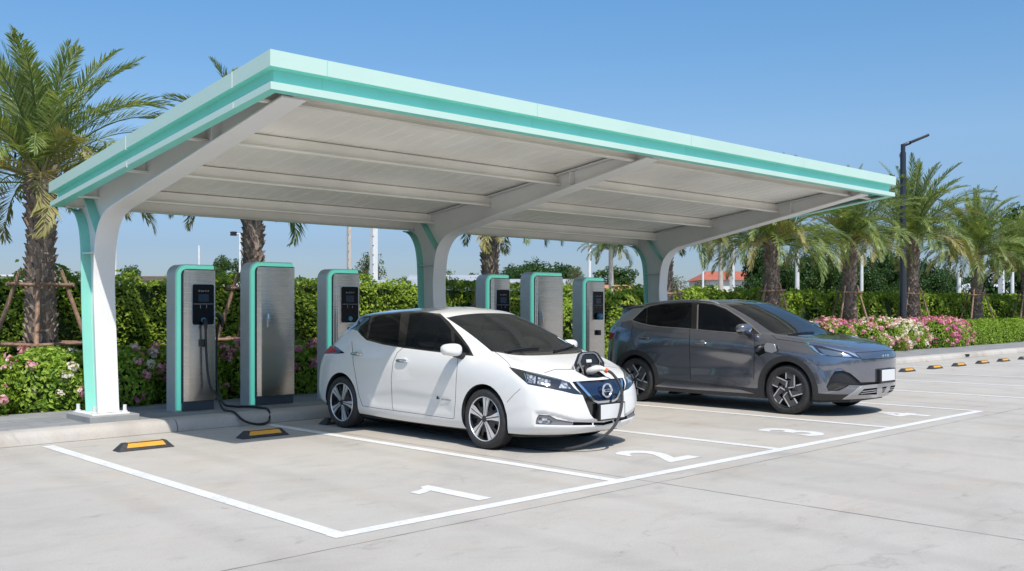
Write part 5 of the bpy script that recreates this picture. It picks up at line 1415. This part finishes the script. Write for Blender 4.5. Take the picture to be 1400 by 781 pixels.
    text_mesh('door_lettering', 'ZERO EMISSION', .024, 'grey_plastic', t, .0006, matrix=Matrix.Translation(P(-.8865,1.59,.50)) @ Matrix.Rotation(R(-90), 4, 'Z') @ Matrix.Rotation(R(90), 4, 'X'))
    mb = MB(); mb.ball(P(-.884,1.74,.507), (.004,.028,.012), 10, 6); mb.ball(P(-.884,1.745,.518), (.004,.012,.016), 10, 6); mb.build('door_emblem', 'navy_gloss', t)
    # seats and dashboard seen dimly through the glass
    mb = MB()
    for s in (-.36, .36):
        mb.ball(P(s,2.15,.95), (.22,.09,.30), 12, 8, p=.8); mb.ball(P(s,2.22,1.28), (.12,.05,.08), 12, 8, p=.8); mb.ball(P(s,3.0,.95), (.24,.09,.28), 12, 8, p=.8)
        mb.build('seat', 'interior', t, smooth=60); mb = MB()
    mb = MB(); mb.ball(P(0,1.25,.98), (.64,.20,.06), 16, 8, p=.7); mb.build('dashboard', 'interior', t, smooth=60)
    mb = MB(); mb.tube([P(-.36+.17*math.cos(a), 1.55+.07*math.sin(a), 1.0+.15*math.sin(a)) for a in np.linspace(0, 6.283, 20)], .014, n=8); mb.build('steering_wheel', 'interior', t)
    return t
white = make_white()
# charging lead of the white car: handle in the nose, cable down and away under the car
def lead():
    o = white.location; P = lambda v, u, z: (o.x+v, o.y+u, z)
    t = thing('charging_lead', 'grey charging lead hanging from the nose of the white car, white handle and orange collar', 'cable', P(0,.1,0))
    mb = MB(); mb.tube([P(.0,.22,.845), P(.005,.16,.862), P(.025,.12,.882), P(.06,.085,.888), P(.095,.055,.872)], [.036,.042,.038,.028,.021], n=14); mb.build('handle', 'white_plastic', t, smooth=60)
    mb = MB(); mb.tube([P(.093,.056,.873), P(.118,.036,.858)], [.024,.023], n=14); mb.build('collar', 'orange_plastic', t)
    pts = [P(.113,.040,.861),P(.155,.0,.825),P(.192,-.07,.72),P(.185,-.115,.58),P(.13,-.135,.42),P(.04,-.13,.28),P(-.08,-.08,.17),P(-.24,.03,.085),P(-.40,.22,.03),P(-.52,.6,.02),P(-.5,1.6,.02),P(-.3,3.0,.02),P(.0,4.4,.02),P(.12,4.66,.05),P(.18,4.79,.14),P(.25,4.95,.172),P(.42,5.3,.172),P(.58,5.55,.20),P(.62,5.58,.6),P(.62,5.60,1.24)]
    mb = MB(); mb.tube(smooth3(pts), .0165, n=10); mb.build('cable', 'rubber', t)
lead()
# ================================================================== grey crossover
O2 = (13.87, 6.621, 0)
G_R = [
 [(-.06,0,.26),(-.04,.3,.26),(.06,.58,.26),(.22,.78,.25),(.46,.87,.235),(.88,.89,.23),(1.36,.88,.215),(1.9,.875,.205),(2.5,.875,.205),(3.0,.88,.21),(3.28,.885,.22),(3.65,.89,.24),(3.98,.86,.28),(4.16,.76,.30),(4.24,.56,.31),(4.27,.3,.31),(4.28,0,.31)],
 [(-.13,0,.34),(-.11,.3,.34),(-.01,.60,.34),(.18,.82,.335),(.44,.91,.32),(.88,.925,.31),(1.36,.905,.28),(1.9,.90,.27),(2.5,.90,.27),(3.0,.905,.28),(3.28,.92,.30),(3.65,.928,.33),(4.0,.89,.36),(4.20,.78,.38),(4.29,.57,.39),(4.32,.3,.39),(4.33,0,.39)],
 [(-.165,0,.48),(-.145,.3,.48),(-.04,.61,.48),(.15,.835,.48),(.42,.925,.48),(.88,.938,.50),(1.36,.912,.47),(1.9,.898,.45),(2.5,.898,.45),(3.0,.905,.46),(3.28,.93,.49),(3.65,.94,.52),(4.02,.895,.54),(4.22,.785,.55),(4.31,.57,.56),(4.34,.3,.56),(4.35,0,.56)],
 [(-.165,0,.64),(-.145,.3,.64),(-.045,.60,.645),(.14,.82,.66),(.42,.918,.68),(.88,.938,.71),(1.36,.925,.70),(1.9,.912,.69),(2.5,.912,.69),(3.0,.918,.70),(3.28,.935,.73),(3.65,.938,.76),(4.02,.89,.77),(4.22,.78,.78),(4.31,.57,.79),(4.33,.3,.79),(4.34,0,.79)],
 [(-.165,0,.80),(-.145,.3,.80),(-.055,.58,.81),(.12,.79,.835),(.42,.90,.87),(.88,.928,.91),(1.36,.932,.92),(1.9,.932,.925),(2.5,.933,.935),(3.0,.935,.945),(3.28,.935,.96),(3.65,.925,.98),(4.0,.87,.99),(4.2,.76,1.0),(4.29,.56,1.0),(4.31,.3,1.0),(4.32,0,1.0)],
 [(-.13,0,.90),(-.11,.3,.902),(-.02,.56,.912),(.15,.75,.94),(.44,.855,.985),(.88,.885,1.035),(1.36,.905,1.06),(1.9,.912,1.075),(2.5,.914,1.09),(3.0,.912,1.11),(3.28,.905,1.13),(3.65,.885,1.16),(3.97,.825,1.17),(4.15,.73,1.14),(4.23,.55,1.13),(4.25,.3,1.13),(4.26,0,1.13)],
 [(.02,0,.995),(.04,.28,.997),(.12,.53,1.005),(.28,.69,1.025),(.52,.785,1.065),(.92,.835,1.11),(1.38,.87,1.13),(1.9,.878,1.15),(2.5,.88,1.17),(3.0,.877,1.20),(3.28,.868,1.225),(3.62,.84,1.27),(3.90,.775,1.26),(4.07,.69,1.22),(4.14,.53,1.21),(4.16,.3,1.21),(4.17,0,1.21)],
 [(.46,0,1.095),(.47,.27,1.097),(.53,.51,1.10),(.66,.655,1.112),(.82,.74,1.13),(1.08,.80,1.148),(1.45,.845,1.175),(1.9,.853,1.205),(2.5,.855,1.23),(3.0,.85,1.265),(3.28,.838,1.295),(3.56,.81,1.33),(3.82,.745,1.33),(3.97,.66,1.31),(4.04,.50,1.30),(4.06,.28,1.30),(4.07,0,1.30)],
 [(.90,0,1.158),(.91,.26,1.159),(.95,.49,1.16),(1.03,.63,1.162),(1.12,.715,1.166),(1.26,.775,1.180),(1.56,.81,1.22),(1.95,.82,1.26),(2.5,.822,1.29),(2.98,.815,1.32),(3.24,.80,1.345),(3.5,.77,1.37),(3.74,.71,1.38),(3.88,.63,1.37),(3.94,.47,1.37),(3.96,.26,1.37),(3.97,0,1.37)],
 [(1.39,0,1.40),(1.39,.25,1.40),(1.42,.45,1.395),(1.47,.58,1.39),(1.54,.655,1.385),(1.64,.71,1.385),(1.82,.745,1.405),(2.1,.758,1.43),(2.52,.76,1.445),(2.93,.755,1.455),(3.2,.74,1.465),(3.46,.715,1.475),(3.72,.665,1.48),(3.88,.59,1.48),(3.95,.45,1.48),(3.98,.25,1.48),(3.99,0,1.48)],
 [(1.87,0,1.595),(1.87,.23,1.593),(1.89,.42,1.585),(1.92,.54,1.573),(1.97,.61,1.562),(2.04,.65,1.558),(2.16,.68,1.572),(2.34,.692,1.592),(2.6,.695,1.602),(2.92,.69,1.60),(3.2,.68,1.59),(3.5,.66,1.575),(3.8,.62,1.558),(3.98,.55,1.545),(4.06,.43,1.55),(4.09,.25,1.553),(4.10,0,1.555)],
 [(2.05,0,1.642),(2.05,.2,1.641),(2.07,.37,1.635),(2.10,.47,1.627),(2.14,.53,1.62),(2.20,.57,1.617),(2.31,.59,1.625),(2.46,.60,1.638),(2.66,.602,1.645),(2.92,.60,1.642),(3.18,.59,1.63),(3.46,.57,1.61),(3.72,.54,1.588),(3.88,.48,1.572),(3.96,.37,1.572),(3.99,.21,1.575),(4.0,0,1.577)],
 [(2.22,0,1.668),(2.22,.13,1.667),(2.24,.24,1.665),(2.26,.3,1.662),(2.30,.33,1.66),(2.35,.35,1.658),(2.44,.36,1.66),(2.56,.365,1.663),(2.72,.366,1.665),(2.92,.365,1.66),(3.12,.355,1.65),(3.34,.34,1.634),(3.54,.32,1.618),(3.66,.29,1.607),(3.74,.22,1.603),(3.77,.12,1.603),(3.78,0,1.603)],
 [(2.4,0,1.676),(2.4,0,1.676),(2.41,0,1.676),(2.43,0,1.676),(2.46,0,1.675),(2.5,0,1.674),(2.56,0,1.673),(2.64,0,1.672),(2.76,0,1.67),(2.92,0,1.665),(3.06,0,1.657),(3.2,0,1.648),(3.32,0,1.64),(3.42,0,1.632),(3.5,0,1.627),(3.54,0,1.624),(3.56,0,1.622)],
]
for k_, r_ in enumerate(G_R):
    for j_ in range(11, 17):
        e_ = {11:.35, 12:.7}.get(j_, 1.0)*(.15 if k_ < 5 else (.22, .27, .31, .33, .31, .22, .10, .05, .0)[k_-5])
        r_[j_] = (r_[j_][0]+e_, r_[j_][1], r_[j_][2])
g1 = zoomed(820, 395, .17291); g2 = zoomed(1020, 395, .16); g6 = zoomed(810, 380, .30714); gf = zoomed(1120, 450, .1408)
def make_grey():
    car = Car(O2, G_R, sub=8, fit=2)
    car.dent(g1(180,470, 400,430, 720,440, 1230,520, 1215,700, 720,690, 420,680), -.012, 14)
    car.dent(g6(1000,395, 1120,385, 1260,470, 1340,470, 1340,520, 1200,500, 1100,420, 1050,520), -.008, 6)
    car.renormal(); t = thing('grey_crossover', 'metallic grey electric crossover with small charge flap open on its front wing', 'car', O2)
    TAGS = dict(body=0, windshield=1, black=2, glass=3, front_door=4, rear_door=5, hood=6, headlight=7, lens=8, gap=9, pane_a=31, pane_b=32, pane_c=33, pane_d=34, tail=10, panel=11, chrome=12, clad=13, fog=14, drl=15, intake=16, port=17, hole=18, silver=19, lip=20, glint=21, skid=22, strip=23, foglow=24)
    side = lambda c, n: n.x < -.25
    def build_half(near):
        bm = car.half(); lt = bm.faces.layers.int['tag']; ls = bm.verts.layers.float_vector['st']
        for f in bm.faces:
            s, tt = (sum((v[ls] for v in f.verts), Vector())/len(f.verts)).to_2d()
            if s < 4.72 and 7.8 < tt < 10.15: f[lt] = 1
            elif s < 4.72 and 7.6 < tt <= 7.8: f[lt] = 2
            elif s < 4.72 and tt >= 10.15 and tt < 10.5: f[lt] = 2
            elif 12.5 < s and 8.0 < tt < 10.0: f[lt] = 3
        def poly(nm, pts, **k): cut(car, bm, pts, 'sight', TAGS[nm], **k)
        # lower cladding first, in side view
        for (u, cz) in ((.88, .365), (3.66, .365)): cut(car, bm, circle(u, cz, .485, 44), 'side', TAGS['clad'], keep=lambda c, n: n.x < -.3 and c.z < .86)
        cut(car, bm, [(-1,0),(5,0),(5,.335),(3.9,.335),(3.4,.36),(3.28,.415),(2.95,.40),(1.42,.345),(1.3,.36),(.42,.335),(-1,.30)], 'side', TAGS['clad'], keep=lambda c, n: n.x < -.2)
        pass
        fd = g1(712,322, 709,420, 712,560, 718,722, 1215,752, 1218,720, 1222,480, 1226,372, 1200,357, 1030,345, 880,333, 770,322)
        rd = g1(712,322, 709,420, 712,560, 718,722, 640,712, 520,700, 430,702, 390,650, 340,560, 290,490, 255,420, 252,335, 268,270, 320,272, 390,288, 480,300, 600,308)
        poly('front_door', fd, keep=side); poly('rear_door', rd, keep=side)
        for (u, cz) in ((.88, .365), (3.66, .365)): cut(car, bm, circle(u, cz, .485, 44), 'side', TAGS['clad'], keep=lambda c, n: n.x < -.3 and c.z < .86)
        cut(car, bm, [(3.4,.36),(3.28,.415),(2.95,.40),(1.42,.345),(1.3,.36),(1.3,.30),(3.4,.30)], 'side', TAGS['clad'], keep=lambda c, n: n.x < -.2)
        cut(car, bm, [(3.27,.268),(3.07,.362),(2.55,.352),(1.65,.308),(1.40,.262),(2.5,.258)], 'side', TAGS['body'], keep=lambda c, n: n.x < -.2)
        poly('black', g1(30,300, 96,278, 180,207, 262,160, 352,147, 352,140, 262,112, 170,120, 100,180, 20,290), keep=lambda c, n: n.x < -.05 and c.y > 3.6)
        poly('silver', g1(96,276, 180,205, 262,158, 362,146, 252,248, 175,266), keep=side)
        rim_ = g1(249,247, 347,153, 400,131, 520,111, 650,103, 780,103, 905,118, 1005,154, 1105,216, 1206,291, 1282,366, 1200,361, 1030,349, 880,337, 770,326, 600,312, 480,304, 390,292, 320,276, 264,258)
        poly('chrome', rim_, keep=side)
        poly('black', g1(258,247, 352,157, 402,136, 522,116, 650,108, 780,108, 899,123, 998,159, 1098,222, 1198,298, 1268,360, 1200,356, 1030,343, 880,331, 770,320, 600,306, 480,298, 390,286, 322,270, 270,254), keep=side)
        poly('pane_a', g1(262,247, 355,160, 372,155, 366,276, 322,268), keep=side)
        poly('pane_b', g1(378,152, 404,140, 522,120, 650,112, 728,112, 722,312, 600,302, 480,294, 390,282, 374,277), keep=side)
        poly('pane_c', g1(786,116, 780,114, 896,128, 994,164, 1094,227, 1170,287, 1175,350, 1030,338, 880,326, 776,317), keep=side)
        poly('glint', g1(770,130, 781,120, 776,320, 766,318), keep=side)  # glint painted as a bright strip on the door pillar
        for ln_ in (g1(712,325, 709,420, 712,560, 718,722), g1(1226,372, 1222,480, 1218,720)): poly('gap', outline(ln_, .8), keep=side)
        poly('gap', outline(g1(266,274, 252,335, 255,420, 290,490, 318,525), .55), keep=side)
        # bonnet and lamps
        poly('hood', g2(232,396, 270,430, 520,466, 560,480, 700,505, 830,530, 935,545, 1060,538, 1218,527, 1400,520, 1400,200, 700,300, 660,372, 400,390), keep=lambda c, n: n.z > .3, over=(0,))
        poly('gap', outline(g2(225,396, 262,430, 400,448, 522,466), .7)); poly('gap', outline(g2(930,545, 1060,539, 1220,526, 1300,521), .9))
        poly('headlight', g2(528,472, 600,482, 700,496, 800,515, 880,533, 935,552, 985,600, 955,598, 880,590, 780,583, 690,576, 630,562, 575,530))
        poly('drl', g2(540,484, 572,488, 625,548, 690,570, 640,564, 585,528)); poly('drl', g2(640,486, 800,518, 880,536, 930,556, 970,592, 925,572, 870,546, 790,528, 700,506))
        poly('lens', g2(610,506, 690,520, 780,538, 820,552, 815,574, 740,574, 670,560)); poly('glint', g2(825,552, 870,560, 905,582, 825,578))  # last patch is a glint painted bright inside the lamp
        poly('strip', g2(940,552, 1060,546, 1240,534, 1300,530, 1300,582, 1240,584, 1120,596, 990,602)); poly('gap', outline(g2(985,603, 1120,599, 1245,588, 1300,584), .7))
        poly('tail', g1(28,348, 122,348, 90,395, 40,420, 20,430), keep=side)
        # bumper: corner pocket, slot, skid plate with louvres
        poly('fog', gf(68,562, 105,480, 150,410, 230,404, 300,428, 345,465, 405,518, 560,512, 700,492, 780,480, 780,506, 700,512, 560,534, 430,548, 290,545, 255,570, 190,600, 90,600))
        poly('foglow', gf(72,566, 110,530, 160,520, 285,545, 250,572, 188,598, 92,598))
        poly('skid', gf(222,686, 330,612, 420,548, 560,534, 700,514, 780,506, 780,620, 700,640, 560,668, 440,690, 300,694))
        poly('chrome', gf(205,690, 320,615, 396,552, 420,550, 335,618, 240,684))
        poly('intake', gf(370,640, 430,582, 700,552, 712,608, 560,632)); 
        for ln_ in (gf(415,606, 555,590), gf(400,625, 555,608), gf(608,584, 705,570), gf(606,602, 708,588)): poly('skid', outline(ln_, .9))
        poly('skid', gf(560,540, 608,540, 606,650, 556,650))
        if near:
            poly('port', g2(72,500, 100,478, 160,474, 172,545, 110,575, 78,550), keep=side)
        for u in (.88, 3.66): cut(car, bm, circle(u, .365, .405, 44), 'side', TAGS['hole'], keep=lambda c, n: n.x < -.2)
        bmesh.ops.delete(bm, geom=[f for f in bm.faces if f[lt] == TAGS['hole']], context='FACES')
        for u in (.88, 3.66): lip(bm, u, .365, .405, .06, TAGS['lip'])
        finish(bm); return bm
    bn = build_half(True); bfar = build_half(False); H = [(bn, 1), (bfar, -1)]
    extract('body', H, {0:0, 2:1, 9:2, 24:1}, ['car_grey','black_gloss','dark_gap'], t, offs={9:-.003, 24:-.012})
    extract('cladding', H, {13:0, 20:0}, ['cladding'], t, offs={13:.007})
    extract('hood', H, {6:0}, ['car_grey'], t)
    for sg in (1, -1):
        h = [(bn, 1)] if sg > 0 else [(bfar, -1)]
        a = extract('door', h, {4:0}, ['car_grey'], t); b = extract('door', h, {5:0}, ['car_grey'], t); o = t.location
        for d, hp in ((a, (2.37, .995)), (b, (3.47, 1.045))):
            mb = MB(); mb.ball((o.x-sg*.945, o.y+hp[0], hp[1]), (.020,.115,.019), 12, 8, p=.7); mb.build('handle', 'car_grey', d)
            mb = MB(); mb.ball((o.x-sg*.925, o.y+hp[0]-.03, hp[1]), (.012,.06,.045), 12, 8); mb.build('handle_recess', 'grey_plastic', d)
        hd = extract('headlight', h, {7:0}, ['lamp_dark'], t); extract('lamp_lens', h, {8:0}, ['lamp_smoke'], hd); extract('running_light_and_glints', h, {15:0, 21:0}, ['lamp_chrome'], hd, offs={15:.003})
        extract('tail_light', h, {10:0}, ['tail_red'], t, offs={10:.006})
        extract('side_window', h, {31:0}, ['glass_tint'], t, offs={31:-.002})
        extract('side_window', h, {32:0}, ['glass_tint'], t, offs={32:-.002})
        extract('side_window', h, {33:0}, ['glass_tint'], t, offs={33:-.002})
        extract('corner_pocket', h, {14:0}, ['black_plastic'], t, offs={14:-.03})
        extract('pillar_blade', h, {19:0}, ['car_silver'], t, offs={19:.003})
    extract('rear_window', H, {3:0}, ['glass_tint'], t, offs={3:-.002})
    extract('windshield', H, {1:0}, ['glass_wind'], t, offs={1:-.002})
    extract('chrome_trim', H, {12:0}, ['silver'], t, offs={12:.004})
    extract('front_strip', H, {23:0}, ['strip_blue'], t, offs={23:.006})
    extract('skid_plate', H, {22:0}, ['car_silver'], t, offs={22:.008}); extract('air_intake', H, {16:0}, ['dark_gap'], t, offs={16:-.02})
    extract('port_well', [(bn, 1)], {17:0}, ['dark_gap'], t, offs={17:-.03})
    bn.free(); bfar.free()
    o = t.location; P = lambda v, u, z: (o.x+v, o.y+u, z)
    mb = MB(); mb.prism([(o.x+a, o.y+b) for a,b in [(-.84,.4),(-.5,.12),(.5,.12),(.84,.4),(.84,4.0),(.5,4.25),(-.5,4.25),(-.84,4.0)]], 'z', .20, .29); mb.build('underbody', 'black_plastic', t)
    for sg in (1, -1):
        for u in (.88, 3.66): arch_fill(t, u, .365, .408, .90, sg)
        wheel(t, .88, .358, .22, .928, sg, 'blade', .0 if sg > 0 else .4); wheel(t, 3.66, .358, .22, .928, sg, 'blade', .55)
        mb = MB(); mb.ball(P(-sg*1.03, 1.52, 1.225), (.13,.085,.082), 20, 12, p=.72)
        for i, (x, y, z) in enumerate(mb.v):
            f = (abs(x-o.x)-.90)/.26; mb.v[i] = (x, y+.03*f, 1.225+(z-1.225)*(1.0-.25*max(0,f)**2)+.01*f)
        mr = mb.build('wing_mirror', 'car_grey', t, smooth=60)
        mb = MB(); mb.ball(P(-sg*1.03, 1.53, 1.165), (.115,.07,.022), 16, 8, p=.7); mb.build('mirror_base', 'black_gloss', mr)
        mb = MB(); mb.tube([P(-sg*.85,1.52,1.13), P(-sg*.92,1.52,1.15), P(-sg*1.0,1.53,1.17)], [.05,.034,.03], n=10); mb.build('mirror_foot', 'black_plastic', mr)
        # roof rail
        mb = MB(); rp = [(2.22,.635,1.578),(2.35,.635,1.622),(2.6,.635,1.645),(2.95,.632,1.645),(3.3,.62,1.627),(3.6,.60,1.60),(3.75,.59,1.575)]
        mb.tube(smooth3([P(-sg*v, u, z+.012) for u, v, z in rp], 4), .016, n=8); mb.build('roof_rail', 'car_silver', t, smooth=60)
    # rear spoiler lip
    mb = MB(); mb.prism([(o.y+4.0,1.54),(o.y+4.30,1.545),(o.y+4.34,1.557),(o.y+4.02,1.592)], 'x', o.x-.56, o.x+.56); mb.build('spoiler', 'black_gloss', t, bevel=.015, seg=2)
    # plate
    mb = MB(); mb.box(*P(-.235,-.205,.47), *P(.235,-.165,.675)); fr = mb.build('plate_frame', 'black_plastic', t, bevel=.006)
    mb = MB(); mb.box(*P(-.205,-.212,.50), *P(.205,-.2052,.66)); mb.build('number_plate', 'plate_white', fr, bevel=.003)
    text_mesh('front_lettering', 'BYD', .055, 'plate_white', t, .0008, matrix=Matrix.Translation(P(0,-.166,.852)) @ Matrix.Rotation(R(90+12), 4, 'X') @ Matrix.Diagonal((1.35,1,1,1)), spacing=1.8)
    # charge port with its lid swung forward
    mb = MB(); mb.tube([P(-.885,1.30,.955), P(-.93,1.30,.955), P(-.985,1.31,.945), P(-1.01,1.33,.90)], [.045,.05,.042,.026], n=12); mb.build('plug', 'cable_black', t, smooth=60)
    mb = MB(); vs = []
    sh = [(-.10,-.05),(-.07,.05),(.07,.06),(.11,.02),(.09,-.06),(-.03,-.08)]
    mb.prism([(o.y+1.12+a, .965+b) for a, b in sh], 'x', o.x-.975, o.x-.962); mb.build('charge_flap', 'car_silver', t, bevel=.003)
    mb = MB(); mb.tube([P(-.92,1.22,.99), P(-.965,1.18,.985)], .009, n=6); mb.build('flap_hinge', 'silver', t)
    mb = MB(); mb.tube(smooth3([car.at(c_, r_, .012) for c_, r_ in ((3.6,7.72),(2.6,7.9),(1.4,8.0),(.4,8.03))], 4), .010, n=6); mb.build('wiper', 'black_plastic', t)
    mb = MB()
    for s in (-.38, .38):
        mb.ball(P(s,2.25,1.0), (.23,.09,.32), 12, 8, p=.8); mb.ball(P(s,2.32,1.36), (.12,.05,.09), 12, 8, p=.8); mb.ball(P(s,3.1,1.0), (.25,.09,.3), 12, 8, p=.8)
        mb.build('seat', 'interior', t, smooth=60); mb = MB()
    mb = MB(); mb.ball(P(0,1.4,1.06), (.70,.2,.06), 16, 8, p=.7); mb.build('dashboard', 'interior', t, smooth=60)
    return t
def stripblue():
    m, nt, b = newmat('strip_blue'); b.inputs['Base Color'].default_value = (.16,.18,.22,1); b.inputs['Metallic'].default_value = .8; b.inputs['Roughness'].default_value = .22; b.inputs['Coat Weight'].default_value = 1
stripblue()
grey = make_grey()
# ------------------------------------------------------------------ camera and view
sc = bpy.context.scene
cd = bpy.data.cameras.new('Camera'); co = bpy.data.objects.new('Camera', cd); C.objects.link(co)
co.location = (0, 0, 1.575); yaw = R(45.5)
fwd = Vector((math.cos(yaw), math.sin(yaw), 0)); co.rotation_euler = fwd.to_track_quat('-Z', 'Y').to_euler()
cd.sensor_width = 36; cd.lens = 1363/1400*36; cd.shift_y = 27.5/1400; cd.clip_start = .1; cd.clip_end = 6000
sc.camera = co
sc.view_settings.view_transform = 'Standard'; sc.view_settings.look = 'None'; sc.view_settings.gamma = 1
sc.view_settings.exposure = EXPO
sc.view_settings.use_curve_mapping = False
sc.cycles.max_bounces = 8; sc.cycles.transparent_max_bounces = 16; sc.cycles.diffuse_bounces = 4; sc.cycles.glossy_bounces = 4
sc.cycles.use_denoising = True
sc.cycles.sample_clamp_indirect = 6
